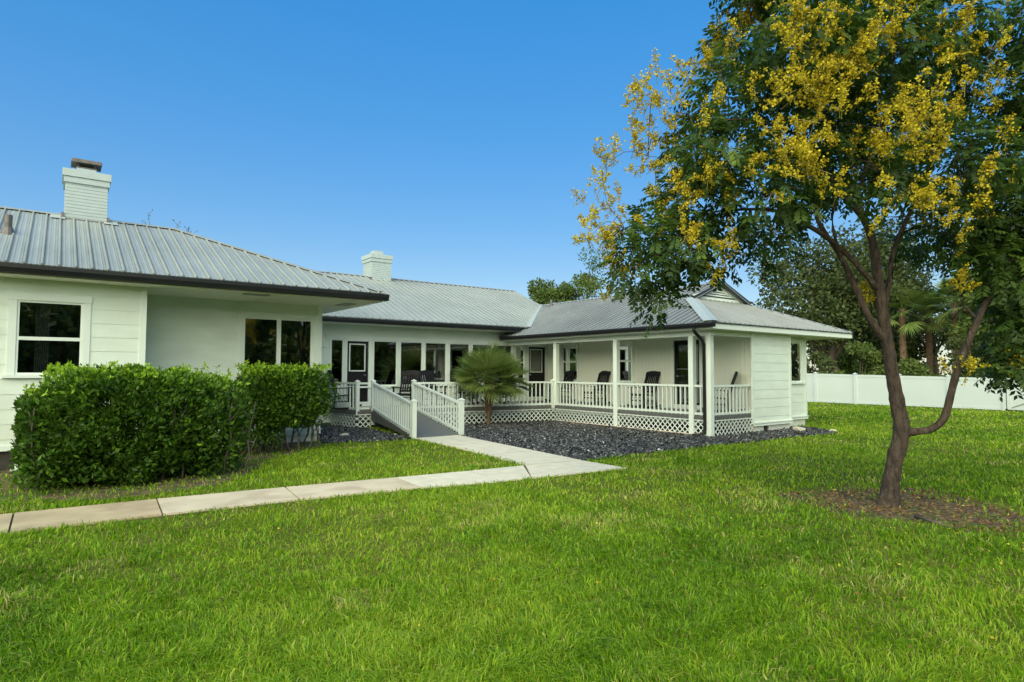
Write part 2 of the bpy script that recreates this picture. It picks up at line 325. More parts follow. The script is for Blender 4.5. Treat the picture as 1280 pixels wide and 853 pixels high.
# trims: corner boards, skirting boards, friezes
m=MB()
FL.box(m,1.29,1.392,-.02,.022,.37,3.25); FR_.box(m,5.06,5.19,-.02,.024,.2,3.25); FLE.box(m,14.578,14.70,-.02,.022,.2,3.25)
FL.box(m,-7,1.40,-.01,.03,.33,.42); FR_.box(m,1.4,5.20,-.01,.035,.18,.30); FR_.box(m,1.4,5.21,.0,.05,.285,.31)
FR_.box(m,1.4,5.05,-.01,.018,3.00,3.03)
FE.box(m,15.36,15.46,-.02,.022,.25,2.76); FE.box(m,17.33,17.412,-.02,.024,.25,2.76); FE.box(m,15.44,17.42,-.01,.035,.19,.28); FE.box(m,15.44,17.43,.0,.055,.265,.29)
FB.box(m,18.86,18.965,-.02,.022,.3,2.76); FB.box(m,17.42,18.98,-.01,.035,.23,.31); FB.box(m,17.42,18.99,.0,.055,.30,.325)
FM.box(m,6.62,15.38,-.01,.028,2.68,2.76); FM.box(m,6.62,15.38,-.01,.022,.56,.70)
FP.box(m,9.57,18.28,-.01,.02,.56,.68)
m.build('trim',WHITE,house)

def window(F,h,mull=(),rails=(),casing=.09,sill=True,name='window',drapes=True,jamb=.035):
    a0,a1,z0,z1=h; m=MB(); j=jamb
    # casing proud of the siding
    if casing:
        F.box(m,a0-casing,a0,-.01,.026,z0,z1); F.box(m,a1,a1+casing,-.01,.026,z0,z1); F.box(m,a0-casing-.015,a1+casing+.015,-.01,.034,z1,z1+casing)
    # sash frame in the opening
    F.box(m,a0,a0+j,-.05,.004,z0,z1); F.box(m,a1-j,a1,-.05,.004,z0,z1); F.box(m,a0+j,a1-j,-.05,.004,z1-j,z1); F.box(m,a0+j,a1-j,-.05,.004,z0,z0+j)
    for s in mull: F.box(m,s-.045,s+.045,-.045,.012,z0+j,z1-j)
    for z in rails: F.box(m,a0+j,a1-j,-.045,.008,z-.03,z+.03)
    w=m.build(name,WHITE,house)
    g=MB(); g.add([F.p(a0+j,-.022,z0+j),F.p(a1-j,-.022,z0+j),F.p(a1-j,-.022,z1-j),F.p(a0+j,-.022,z1-j)],[(0,1,2,3)]); g.build('pane',GLASS,w)
    if sill:
        m=MB(); F.box(m,a0-casing-.05,a1+casing+.05,-.03,.07,z0-.055,z0-.003); m.build('sill',WHITE,w)
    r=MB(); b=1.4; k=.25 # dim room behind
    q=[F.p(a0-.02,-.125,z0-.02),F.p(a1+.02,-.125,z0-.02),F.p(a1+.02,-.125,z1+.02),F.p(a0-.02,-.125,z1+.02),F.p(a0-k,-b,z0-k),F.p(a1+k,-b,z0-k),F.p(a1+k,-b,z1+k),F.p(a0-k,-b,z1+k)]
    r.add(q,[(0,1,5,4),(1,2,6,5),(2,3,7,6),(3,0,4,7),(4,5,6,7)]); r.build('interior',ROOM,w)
    if drapes:
        d=MB(); n=14
        for (s0,s1) in drapes if isinstance(drapes,list) else [(a0+.03,a0+.03+.2*(a1-a0)),(a1-.03-.16*(a1-a0),a1-.03)]:
            pts=[(s0+(s1-s0)*i/n,-.22+.025*(1 if i%2 else -1)) for i in range(n+1)]
            for i in range(n):
                d.add([F.p(pts[i][0],pts[i][1],z0-.1),F.p(pts[i+1][0],pts[i+1][1],z0-.1),F.p(pts[i+1][0],pts[i+1][1],z1),F.p(pts[i][0],pts[i][1],z1)],[(0,1,2,3)])
        d.build('curtain',CURT,w)
    return w
window(FL,LW[0],rails=[2.22],casing=.11,drapes=[(-.25,-.05)])
window(FR_,RW[0],mull=[4.19],casing=.1,jamb=.05,drapes=[(3.5,3.75),(4.55,4.8)])
for i,h in enumerate(MW):
    a0,a1=h[0],h[1]
    dr={0:[(6.83,6.95)],1:False,2:False,3:[(10.1,10.28),(10.66,10.84)],4:[(11.02,11.2),(11.66,11.82)],5:[(11.96,12.15)],6:False,7:False}[i]
    w=window(FM,h,casing=.05,sill=False,drapes=dr,jamb=.03)
    if i in (2,3,4): # arched valance hung inside
        d=MB(); n=14
        for k in range(n):
            t0=k/n;t1=(k+1)/n; y=lambda t: h[3]-.30+.16*math.sin(math.pi*t)
            x=lambda t:a0+.04+(a1-a0-.08)*t
            d.add([FM.p(x(t0),-.18,y(t0)),FM.p(x(t1),-.18,y(t1)),FM.p(x(t1),-.18,y(t1)+.05),FM.p(x(t0),-.18,y(t0)+.05)],[(0,1,2,3)])
        d.build('valance',CURT,w)
m=MB(); FM.box(m,6.74,14.4,-.03,.06,1.135,1.19); m.build('window_ledge',WHITE,house)
for h in PW: window(FP,h,rails=[2.03],casing=.07,drapes=False)
bw=window(FB,BW[0],casing=.08,jamb=.04,drapes=False)
m=MB(); m.tube([(18.36,10.16,2.42,.02),(18.36,10.16,2.44,.10),(18.36,10.16,2.47,.11)],20); m.build('ceiling_lamp',GLOW,bw)
m=MB(); FB.box(m,17.76,18.3,-.3,-.2,1.40,1.52); m.build('cushion',basic('pale_blue_cloth',(.35,.5,.55),.9),bw)

def door(F,h,lite,bar=None,hand=1):
    a0,a1,z0,z1=h; m=MB()
    l0,l1,y0,y1=lite
    F.box(m,a0+.03,l0,-.10,-.055,z0+.01,z1-.03); F.box(m,l1,a1-.03,-.10,-.055,z0+.01,z1-.03); F.box(m,l0,l1,-.10,-.055,z0+.01,y0); F.box(m,l0,l1,-.10,-.055,y1,z1-.03)
    d=m.build('door',DOOR,house)
    m=MB(); F.box(m,a0,a0+.03,-.12,-.02,z0,z1); F.box(m,a1-.03,a1,-.12,-.02,z0,z1); F.box(m,a0+.03,a1-.03,-.12,-.02,z1-.03,z1)
    m.build('door_jamb',DKTRIM,d); m=MB(); F.box(m,a0-.08,a0,-.01,.026,z0,z1); F.box(m,a1,a1+.08,-.01,.026,z0,z1); F.box(m,a0-.095,a1+.095,-.01,.034,z1,z1+.08); m.build('door_frame',WHITE,d)
    m=MB(); m.add([F.p(l0,-.08,y0),F.p(l1,-.08,y0),F.p(l1,-.08,y1),F.p(l0,-.08,y1)],[(0,1,2,3)]); m.build('pane',GLASS,d)
    if not bar:
        m=MB(); t=.035; F.box(m,l0-t,l0,-.06,-.04,y0-t,y1+t); F.box(m,l1,l1+t,-.06,-.04,y0-t,y1+t); F.box(m,l0,l1,-.06,-.04,y0-t,y0); F.box(m,l0,l1,-.06,-.04,y1,y1+t); m.build('pane_surround',WHITE,d)
    else:
        m=MB(); F.box(m,a0+.22,a1-.08,-.055,-.03,bar-.012,bar+.012); m.build('push_bar',STEEL,d)
    m=MB(); s=a1-.10 if hand>0 else a0+.10
    m.tube([(*F.p(s,-.06,z0+.98),.03),(*F.p(s,-.03,z0+.98),.012),(*F.p(s,.0,z0+.98),.028),(*F.p(s,.02,z0+.98),.022)],10); m.build('handle',STEEL,d)
    r=MB(); r.add([F.p(a0,-.125,z0),F.p(a1,-.125,z0),F.p(a1,-.125,z1),F.p(a0,-.125,z1),F.p(a0,-.9,z0),F.p(a1,-.9,z0),F.p(a1,-.9,z1),F.p(a0,-.9,z1)],[(0,1,5,4),(1,2,6,5),(2,3,7,6),(3,0,4,7),(4,5,6,7)]); r.build('interior',ROOM,d)
door(FM,MD[0],(7.44,7.91,1.69,2.49)); door(FM,MD[1],(14.64,15.18,1.66,2.49),hand=-1)
door(FP,PD[0],(11.36,12.1,.75,2.5),bar=1.76)

# ---- roofs
def slope(name,poly,e,u,mt,parent,sp=.23,s_off=0,ribw=.046,ribh=.034,thick=.03,shade_w=.016):
    """poly: plan corners with z; e eave direction, u up-slope direction (3D); real standing ribs"""
    e=Vector(e).normalized(); u=Vector(u).normalized(); n=e.cross(u).normalized()
    if n.z<0: n=-n
    P=[Vector(p) for p in poly]; o=P[0]; q=[((p-o).dot(e),(p-o).dot(u)) for p in P]
    bm=bmesh.new(); uvl=bm.loops.layers.uv.new('UVMap')
    def face(pts,mi=0):
        vs=[bm.verts.new(p) for p in pts]
        try: f=bm.faces.new(vs)
        except ValueError: return
        f.material_index=mi
        for lp in f.loops: lp[uvl].uv=((lp.vert.co-o).dot(e),(lp.vert.co-o).dot(u))
    face(P); face([p-n*thick for p in P])
    for i in range(len(P)):
        a,b=P[i],P[(i+1)%len(P)]; face([a,b,b-n*thick,a-n*thick])
    s0=min(a for a,b in q); s1=max(a for a,b in q); k=math.ceil((s0+s_off)/sp)
    while k*sp-s_off<s1-.01:
        s=k*sp-s_off; k+=1; hits=[]
        for i in range(len(q)):
            (a,b),(c,d)=q[i],q[(i+1)%len(q)]
            if (a-s)*(c-s)<0: hits.append(b+(d-b)*(s-a)/(c-a))
        if len(hits)<2: continue
        t0,t1=min(hits),max(hits)
        if t1-t0<.08: continue
        t0-=.02
        w,tw,h=ribw/2,ribw/5,ribh
        A=[o+e*(s+x)+u*t0+n*y for x,y in ((-w,.0),(-tw,h),(tw,h),(w,0))]; B=[o+e*(s+x)+u*t1+n*y for x,y in ((-w,.0),(-tw,h),(tw,h),(w,0))]
        for i in range(3): face([A[i],A[i+1],B[i+1],B[i]])
        face(A)
        for x0_,x1_ in ((-w-shade_w,-w),(w,w+shade_w)):  # dark strip on both sides of the rib: its shadow painted as colour
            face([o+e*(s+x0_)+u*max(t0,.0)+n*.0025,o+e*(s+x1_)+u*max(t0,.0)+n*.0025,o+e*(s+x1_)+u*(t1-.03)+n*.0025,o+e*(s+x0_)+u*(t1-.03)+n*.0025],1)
        for off in (sp*.33,sp*.66): # low stiffening beads
            A=[o+e*(s+off+x)+u*t0+n*y for x,y in ((-.018,.0005),(0,.006),(.018,.0005))]; B=[o+e*(s+off+x)+u*(t1-.0)+n*y for x,y in ((-.018,.0005),(0,.006),(.018,.0005))]
            if s+off<s1-.1 and t1-t0>.6:
                # keep inside the sheet
                hh=[]
                for i in range(len(q)):
                    (a,b),(c,d)=q[i],q[(i+1)%len(q)]
                    if (a-s-off)*(c-s-off)<0: hh.append(b+(d-b)*(s+off-a)/(c-a))
                if len(hh)>=2:
                    dt=max(hh)-t1; B=[p+u*dt for p in B]
                    for i in range(2): face([A[i],A[i+1],B[i+1],B[i]])
    bmesh.ops.recalc_face_normals(bm,faces=bm.faces)
    me=bpy.data.meshes.new(name); bm.to_mesh(me); bm.free(); me.materials.append(mt); me.materials.append(RIBSHADE if mt is ROOF else RIBSHADE_D)
    ob=bpy.data.objects.new(name,me); COL.objects.link(ob); attach(ob,parent); return ob
def cap(name,a,b,n1,n2,w,mt,parent,lift=.03):
    """folded cap strip along a ridge or hip: two wings along in-plane directions n1,n2"""
    a=Vector(a);b=Vector(b);m=MB()
    for nn in (n1,n2):
        nn=Vector(nn).normalized(); up=Vector((0,0,lift))
        m.hexa([a+up,b+up,b+up+nn*w,a+up+nn*w,a+up+Vector((0,0,.006)),b+up+Vector((0,0,.006)),b+up+nn*w+Vector((0,0,.006)),a+up+nn*w+Vector((0,0,.006))])
    return m.build(name,mt,parent)
# left wing (hip end towards +X)
LE,LZ,LRY,LRZ=12.70,3.42,16.42,5.03; lk=(LRZ-LZ)/(LRY-LE); LX=5.95; LRX=LX-(LRY-LE)
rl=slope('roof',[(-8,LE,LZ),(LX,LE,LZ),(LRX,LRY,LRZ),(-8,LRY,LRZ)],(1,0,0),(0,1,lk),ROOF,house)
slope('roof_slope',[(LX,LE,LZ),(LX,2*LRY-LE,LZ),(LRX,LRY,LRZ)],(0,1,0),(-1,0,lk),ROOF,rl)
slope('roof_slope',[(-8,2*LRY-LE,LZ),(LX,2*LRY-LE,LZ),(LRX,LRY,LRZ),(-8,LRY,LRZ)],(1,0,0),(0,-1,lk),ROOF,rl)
cap('ridge_cap',(-8,LRY,LRZ),(LRX+.1,LRY,LRZ),(0,-1,-lk),(0,1,-lk),.13,ROOF,rl,.034)
cap('ridge_cap',(LX-.03,LE+.03,LZ+.01),(LRX,LRY,LRZ),(-1,0,0),(0,1,0),.16,ROOF,rl,.036)
# middle wing
ME,MZ,MRY,MRZ=17.40,3.27,22.3,5.32; mk=(MRZ-MZ)/(MRY-ME)
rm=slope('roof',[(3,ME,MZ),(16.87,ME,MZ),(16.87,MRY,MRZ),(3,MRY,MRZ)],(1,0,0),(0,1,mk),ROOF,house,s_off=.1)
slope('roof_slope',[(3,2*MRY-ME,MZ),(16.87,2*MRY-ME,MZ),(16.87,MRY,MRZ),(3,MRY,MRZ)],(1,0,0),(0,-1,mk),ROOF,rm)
cap('ridge_cap',(3,MRY,MRZ),(16.87,MRY,MRZ),(0,-1,-mk),(0,1,-mk),.13,ROOF,rm,.034)
# right wing with a gablet on a hip end
RX0,RX1,RE,RZ=13.10,20.64,9.20,2.93; RXC=(RX0+RX1)/2; rk=.4167; RRZ=RZ+rk*(RXC-RX0); GY=11.6; GD=GY-RE
rrf=slope('roof',[(RX0,RE,RZ),(RX0,21.0,RZ),(RXC,21.0,RRZ),(RXC,GY-.22,RRZ),(RX0+GD-.22,GY-.22,RZ+rk*(GD-.22))],(0,1,0),(1,0,rk),ROOFD,house,shade_w=.05)
slope('roof_slope',[(RX1,RE,RZ),(RX1,26.0,RZ),(RXC,26.0,RRZ),(RXC,GY-.22,RRZ),(RX1-GD+.22,GY-.22,RZ+rk*(GD-.22))],(0,1,0),(-1,0,rk),ROOFD,rrf,shade_w=.05)
slope('roof_slope',[(RX0,RE,RZ),(RX1,RE,RZ),(RX1-GD,GY,RZ+rk*GD),(RX0+GD,GY,RZ+rk*GD)],(1,0,0),(0,1,rk),ROOFD,rrf,shade_w=.05)
cap('ridge_cap',(RXC,GY-.22,RRZ),(RXC,21.5,RRZ),(-1,0,-rk),(1,0,-rk),.13,ROOF,rrf,.034)
cap('hip_flashing',(RX0-.02,RE-.02,RZ),(RX0+GD-.1,GY-.1,RZ+rk*(GD-.1)),(0,1,0),(1,0,0),.27,FLASH,rrf,.036)
cap('ridge_cap',(RX1,RE,RZ),(RX1-GD,GY,RZ+rk*GD),(0,1,0),(-1,0,0),.14,ROOF,rrf,.036)
# valley flashing between middle and right roofs
v0=Vector((13.75,17.37,3.285)); v1=Vector((16.87,20.5,4.56))
m=MB(); m.bar(v0,v1,.20,.012); m.build('valley_flashing',FLASH,rm)
# gablet
gv=MB(); z0=RZ+rk*GD-.02; hw=RXC-(RX0+GD)
gv.add([(RX0+GD+.0,GY-.02,z0),(RX1-GD,GY-.02,z0),(RXC,GY-.02,RRZ-.03)],[(0,1,2)])
gab=gv.build('gable_wall',WHITE,house)
gl=MB(); nl=5
for k in range(nl):
    z=z0+.16+k*.072; t=(z-z0)/(RRZ-.03-z0); w=hw*(1-t)-.26
    if w>.05: gl.hexa([(RXC-w,GY-.06,z-.02),(RXC+w,GY-.06,z-.02),(RXC+w,GY-.055,z-.015),(RXC-w,GY-.055,z-.015),(RXC-w,GY-.028,z+.028),(RXC+w,GY-.028,z+.028),(RXC+w,GY-.023,z+.033),(RXC-w,GY-.023,z+.033)])
gl.build('louvre',WHITE,gab)
gb=MB(); t=(0.10)/(RRZ-.03-z0); w=hw*(1-t)-.2
gb.add([(RXC-hw*.80,GY-.026,z0+.10),(RXC+hw*.80,GY-.026,z0+.10),(RXC,GY-.026,RRZ-.13)],[(0,1,2)]); gb.build('louvre_recess',SKIRT,gab)
rb=MB()
for sx in (-1,1):
    a=Vector((RXC+sx*(hw+.12),GY-.2,z0-.02)); b=Vector((RXC,GY-.2,RRZ-.03)); rb.bar(a,b,.035,.13,up=(0,0,1))
rb.build('rake_board',DKTRIM,gab)
wb=MB()
for sx in (-1,1):
    a=Vector((RXC+sx*(hw-.06),GY-.045,z0+.05)); b=Vector((RXC,GY-.045,RRZ-.17)); wb.bar(a,b,.03,.12)
wb.box(RXC-hw+.1,RXC+hw-.1,GY-.07,GY-.03,z0,z0+.09)
wb.build('gable_trim',WHITE,gab)
# soffits
m=MB(); m.box(-8,1.36,12.78,13.31,3.235,3.25); m.box(1.36,5.16,12.78,14.61,3.235,3.25); m.box(5.16,5.90,12.78,19.9,3.235,3.25); m.build('soffit',SOFFIT,house)
m=MB(); m.box(5.91,13.9,17.48,18.3,3.10,3.115); m.build('soffit',SOFFIT,house)
m=MB(); m.box(13.18,15.40,9.26,18.28,2.765,2.78); m.box(15.40,20.60,9.26,9.9,2.766,2.781); m.box(18.93,20.60,9.9,24,2.766,2.781); m.build('soffit',SOFFIT,house)
m=MB(); m.box(5.32,5.62,13.5,14.1,3.222,3.234); m.build('soffit_vent',basic('vent_grey',(.33,.34,.29),.7),house)
m=MB(); m.box(3.05,3.55,13.0,13.25,3.222,3.234); m.build('soffit_vent',bpy.data.materials['vent_grey'],house)
# gutters (K profile) and fascias
def gutter(a,b,inw,z0,z1,dep=.11):
    a=Vector((*a,0));b=Vector((*b,0));i=Vector((*inw,0)); m=MB()
    prof=[(dep,z0),(.03,z0),(.012,z0+(z1-z0)*.35),(0,z0+(z1-z0)*.55),(0,z1),(.012,z1),(.012,z1-.015),(dep,z1-.02)]
    vs=[a+i*x+Vector((0,0,z)) for x,z in prof]+[b+i*x+Vector((0,0,z)) for x,z in prof]; n=len(prof)
    m.add(vs,[tuple(range(n)),tuple(range(n,2*n))]+[(k,(k+1)%n,n+(k+1)%n,n+k) for k in range(n)]); return m.build('gutter',BLACK,house)
gutter((-8,12.63),(6.02,12.63),(0,1),3.255,3.395,.14)
m=MB(); m.box(5.90,6.0,12.72,19.9,3.25,3.39); m.build('fascia',WHITE,house)
gutter((5.9,17.33),(13.42,17.33),(0,1),3.105,3.235,.12)
m=MB(); m.box(5.9,13.42,17.45,17.50,3.10,3.26); m.box(13.17,13.22,9.3,18.2,2.77,2.92); m.build('fascia',WHITE,house)
g=gutter((13.02,9.13),(13.02,18.15),(1,0),2.805,2.915,.14)
m=MB(); m.box(13.13,20.60,9.22,9.262,2.768,2.905); m.box(20.56,20.60,9.262,24,2.768,2.905); m.build('fascia',WHITE,house)
m=MB(); m.box(13.14,20.66,9.19,9.235,2.906,2.928); m.build('drip_edge',DKTRIM,house)
# porch beam and posts
m=MB(); m.box(13.53,13.67,9.53,18.26,2.62,2.766); m.box(13.67,15.40,9.56,9.70,2.63,2.767); m.build('porch_beam',WHITE,house)
for (x,y,z) in ((13.6,15.66,.54),(13.6,12.9,0),(13.6,10.17,0),(13.6,9.63,0)):
    m=MB(); m.box(x-.075,x+.075,y-.075,y+.075,z,2.622); m.build('porch_post',WHITE,house,bevel=.006)
# downspouts
m=MB(); y=9.5
pts=[(13.08,9.72,2.81,.04),(13.08,9.72,2.74,.042),(13.16,9.72,2.66,.042),(13.42,9.72,2.50,.042),(13.49,9.72,2.40,.042),(13.49,9.72,.20,.042),(13.47,9.73,.13,.042),(13.40,9.76,.07,.042),(13.22,9.90,.05,.044)]
m.tube(pts,12); m.build('downspout',BLACK,house,smooth=True)
m=MB(); m.tube([(6.52,18.22,3.1,.05),(6.52,18.22,.5,.05)],4); m.box(6.455,6.585,18.14,18.29,2.38,2.42); m.build('downspout',WHITE,house)
# vent pipes
m=MB(); m.tube([(-.72,14.45,4.10,.12),(-.72,14.45,4.28,.075),(-.72,14.45,4.30,.06),(-.72,14.45,4.52,.06)],12); m.build('vent_pipe',HOOD,rl)
m=MB(); m.tube([(16.4,19.2,4.2,.10),(16.4,19.2,4.38,.055),(16.4,19.2,4.62,.055)],10); m.build('vent_pipe',HOOD,rrf)
# chimneys: painted brick shaft with real courses, corbelled crown
def chimney(x0,x1,y0,y1,zb,zt,course=.072):
    m=MB(); zc=zt-.30; z=zb-.4
    while z<zc-.01:
        h=min(course,zc-z); m.box(x0,x1,y0,y1,z,z+h-.010); m.box(x0+.006,x1-.006,y0+.006,y1-.006,z+h-.010,z+h); z+=h
    m.box(x0-.015,x1+.015,y0-.015,y1+.015,zc,zc+.012)
    m.box(x0-.03,x1+.03,y0-.03,y1+.03,zc+.012,zt-.17); m.box(x0-.055,x1+.055,y0-.055,y1+.055,zt-.16,zt); m.box(x0-.02,x1+.02,y0-.02,y1+.02,zt-.17,zt-.16)
    c=m.build('chimney',BRICKW,house,bevel=.004)
    f=MB(); f.box(x0-.02,x1+.02,y0-.06,y0-.004,zb-.14,zb+.0); f.box(x0-.05,x0-.004,y0-.03,y1,zb-.12,zb+.12); f.box(x1+.004,x1+.05,y0-.03,y1,zb-.12,zb+.12); f.build('flashing',HOOD,c)
    return c
c1=chimney(.11,.88,16.2,16.95,4.94,6.02)
m=MB(); m.box(.30,.66,16.35,16.75,6.02,6.12); m.build('flue',BRICKW,c1)
m=MB(); m.box(.29,.67,16.34,16.76,6.121,6.145)
for x in (.33,.63):
    for y in (16.38,16.72): m.box(x-.008,x+.008,y-.008,y+.008,6.14,6.25)
m.box(.20,.76,16.28,16.82,6.225,6.30); m.box(.23,.73,16.31,16.79,6.30,6.315); m.build('chimney_cap',HOOD,c1,bevel=.012)
c2=chimney(9.68,10.5,21.9,22.7,5.14,6.16)
m=MB(); m.box(9.88,10.24,22.1,22.5,6.16,6.34); m.build('flue',BRICKW,c2)
# shiny strips of bare sheet below the chimney
for x in (.0,.95):
    m=MB(); m.add([(x-.13,16.02,LZ+lk*(16.02-LE)+.03),(x+.13,16.02,LZ+lk*(16.02-LE)+.03),(x+.13,16.36,LZ+lk*(16.36-LE)+.03),(x-.13,16.36,LZ+lk*(16.36-LE)+.03)],[(0,1,2,3)])
    m.build('flashing',FLASH,rl)
# wall lantern bracket at the left border and conduit below
lan=MB(); lan.tube([(-.86,13.29,2.36,.012),(-.84,13.2,2.42,.011),(-.80,13.12,2.42,.011),(-.75,13.08,2.38,.009),(-.73,13.07,2.34,.006)],8); lan.box(-.98,-.84,13.27,13.295,2.2,2.5)
lan.build('wall_bracket',BLACK,house)
m=MB(); m.tube([(-.42,13.2,.0,.03),(-.42,13.2,.26,.03),(-.44,13.22,.30,.03),(-.47,13.32,.32,.03)],8); m.box(-.5,-.36,13.14,13.26,.0,.03); m.build('drain_pipe',VINYL,house)

# ================================================================ PORCH DECK AND RAMP
deck=empty('porch_deck','grey composite porch deck skirted with white lattice and ringed by white railing','deck',loc=(13,15,0))
DP=[(6.78,18.28),(7.05,16.9),(7.5,16.85),(8.72,16.52),(13.56,15.72),(13.56,9.58),(15.40,9.58),(15.40,18.28)]
m=MB(); m.prism(DP,.505,.54); m.build('deck_floor',DECK,deck)
m=MB()
for a,b in zip([DP[0],DP[1],DP[3],DP[4],DP[5]],[DP[1],DP[2],DP[4],DP[5],DP[6]]):
    m.bar((*a,.455),(*b,.455),.03,.098)
m.build('deck_fascia',SKIRT,deck)
def lattice(a,b,z0,z1,out,parent,cell=.118):
    a=Vector((*a,0)); b=Vector((*b,0)); L=(b-a).length; d=(b-a)/L; o=Vector((*out,0)).normalized(); H=z1-z0; m=MB()
    def seg(sl,c): # line s = c + sl*z clipped to rectangle
        t=[]
        for z in (0,H):
            s=c+sl*z
            if 0<=s<=L: t.append((s,z))
        for s in (0,L):
            z=(s-c)/sl
            if 0<z<H: t.append((s,z))
        return t[:2] if len(t)>=2 else None
    st=.165
    for sl,lay in ((1,0.0),(-1,.007)):
        c=-H if sl>0 else 0
        while c<L+(H if sl<0 else 0):
            g=seg(sl,c); c+=st
            if not g: continue
            p=[a+d*s+o*lay+Vector((0,0,z0+z)) for s,z in g]
            if (p[0]-p[1]).length>.03: m.bar(p[0],p[1],.006,.029,up=Vector((0,0,1)) if False else (p[1]-p[0]).cross(o))
    m.box; fr=[(a,b,z0+.012),(a,b,z1-.012)]
    for p,q,z in fr: m.bar(p+o*.014+Vector((0,0,z)),q+o*.014+Vector((0,0,z)),.012,.024)
    return m.build('lattice_panel',VINYL,parent)
lattice((6.80,18.25),(7.06,16.88),.0,.42,(-1,-.18),deck); lattice((7.05,16.875),(7.48,16.835),.0,.42,(-.1,-1),deck)
lattice((8.74,16.50),(11.1,16.10),.0,.42,(-.16,-1),deck); lattice((11.1,16.10),(13.55,15.695),.0,.42,(-.16,-1),deck)
for y0,y1 in ((15.68,12.98),(12.82,10.25),(10.09,9.7)): lattice((13.54,y0),(13.54,y1),.04,.43,(-1,0),deck)
lattice((13.69,9.56),(15.37,9.56),.0,.43,(0,-1),deck)
m=MB(); m.box(13.46,13.60,9.75,15.4,-.01,.045); m.build('edging',EDGE,deck)
def railing(a,b,za,zb,parent,sp=.155,h=.80,low=.045):
    a=Vector((*a,za)); b=Vector((*b,zb)); d=b-a; L=Vector((d.x,d.y,0)).length; up=Vector((0,0,1)); m=MB()
    m.bar(a+up*(h-.03),b+up*(h-.03),.075,.055)
    r=m.build('railing',VINYL,parent); m=MB(); m.bar(a+up*low,b+up*low,.05,.06); m.build('bottom_rail',VINYL,r); n=int(round(L/sp))
    me=None
    for i in range(1,n):
        p=a+d*i/n; 
        if me is None:
            q=MB(); q.box(-.018,.018,-.018,.018,-.03,h-.05); ang=math.atan2(d.y,d.x); o=q.build('baluster',VINYL,r); me=o.data
        else: o=bpy.data.objects.new('baluster',me); COL.objects.link(o); o.parent=r
        o.location=p; o.rotation_euler=(0,0,ang)
    return r
def newel(x,y,z,top,parent,w=.1):
    m=MB(); m.box(x-w/2,x+w/2,y-w/2,y+w/2,z,top-.05); k=w/2+.012; m.box(x-k,x+k,y-k,y+k,top-.05,top-.025)
    m.add([(x-k,y-k,top-.025),(x+k,y-k,top-.025),(x+k,y+k,top-.025),(x-k,y+k,top-.025),(x,y,top+.015)],[(0,1,4),(1,2,4),(2,3,4),(3,0,4)])
    return m.build('newel_post',VINYL,parent)
railing((6.82,18.22),(7.08,16.94),.54,.54,deck); newel(7.10,16.93,.42,1.40,deck)
railing((7.14,16.93),(7.46,16.90),.54,.54,deck,sp=.4)
railing((8.74,16.56),(13.5,15.76),.54,.54,deck); newel(13.5,15.72,.44,1.40,deck)
for y0,y1 in ((15.6,12.98),(12.82,10.25),(10.09,9.71)): railing((13.6,y0),(13.6,y1),.54,.54,deck)
railing((13.68,9.63),(15.40,9.63),.54,.54,deck)
ramp=empty('entry_ramp','grey boarded entry ramp between two sloping white railings','ramp',loc=(7.9,13.7,0))
A0,A1,B0,B1=(7.22,13.66),(7.52,16.84),(8.50,13.60),(8.72,16.52)
m=MB(); n=22
for i in range(n):
    t0=i/n; t1=(i+1)/n-.004/3
    q=[]
    for t in (t0,t1):
        l=[A0[k]+(A1[k]-A0[k])*t for k in (0,1)]; r=[B0[k]+(B1[k]-B0[k])*t for k in (0,1)]; z=.04+.50*t
        q.append((l,r,z))
    (l0,r0,z0),(l1,r1,z1)=q
    m.hexa([(*l0,z0-.03),(*r0,z0-.03),(*r1,z1-.03),(*l1,z1-.03),(*l0,z0),(*r0,z0),(*r1,z1),(*l1,z1)])
m.build('ramp_floor',DECK,ramp)
m=MB()
for P,Q in ((A0,A1),(B0,B1)):
    m.hexa([(P[0]-.02,P[1],-.01),(P[0]+.02,P[1],-.01),(Q[0]+.02,Q[1],.24),(Q[0]-.02,Q[1],.24),(P[0]-.02,P[1],.038),(P[0]+.02,P[1],.038),(Q[0]+.02,Q[1],.50),(Q[0]-.02,Q[1],.50)])
m.build('ramp_skirt',SKIRT,ramp)
railing((A0[0]-.02,A0[1]+.05),(A1[0]+.02,A1[1]-.06),.08,.54,ramp); railing((B0[0]+.03,B0[1]+.05),(B1[0]-.02,B1[1]-.06),.08,.54,ramp)
newel(A0[0]-.02,A0[1],.0,.97,ramp,.115); newel(B0[0]+.05,B0[1],.0,.97,ramp,.115); newel(A1[0]+.03,A1[1],.1,1.41,ramp); newel(B1[0],B1[1]+.02,.1,1.41,ramp)

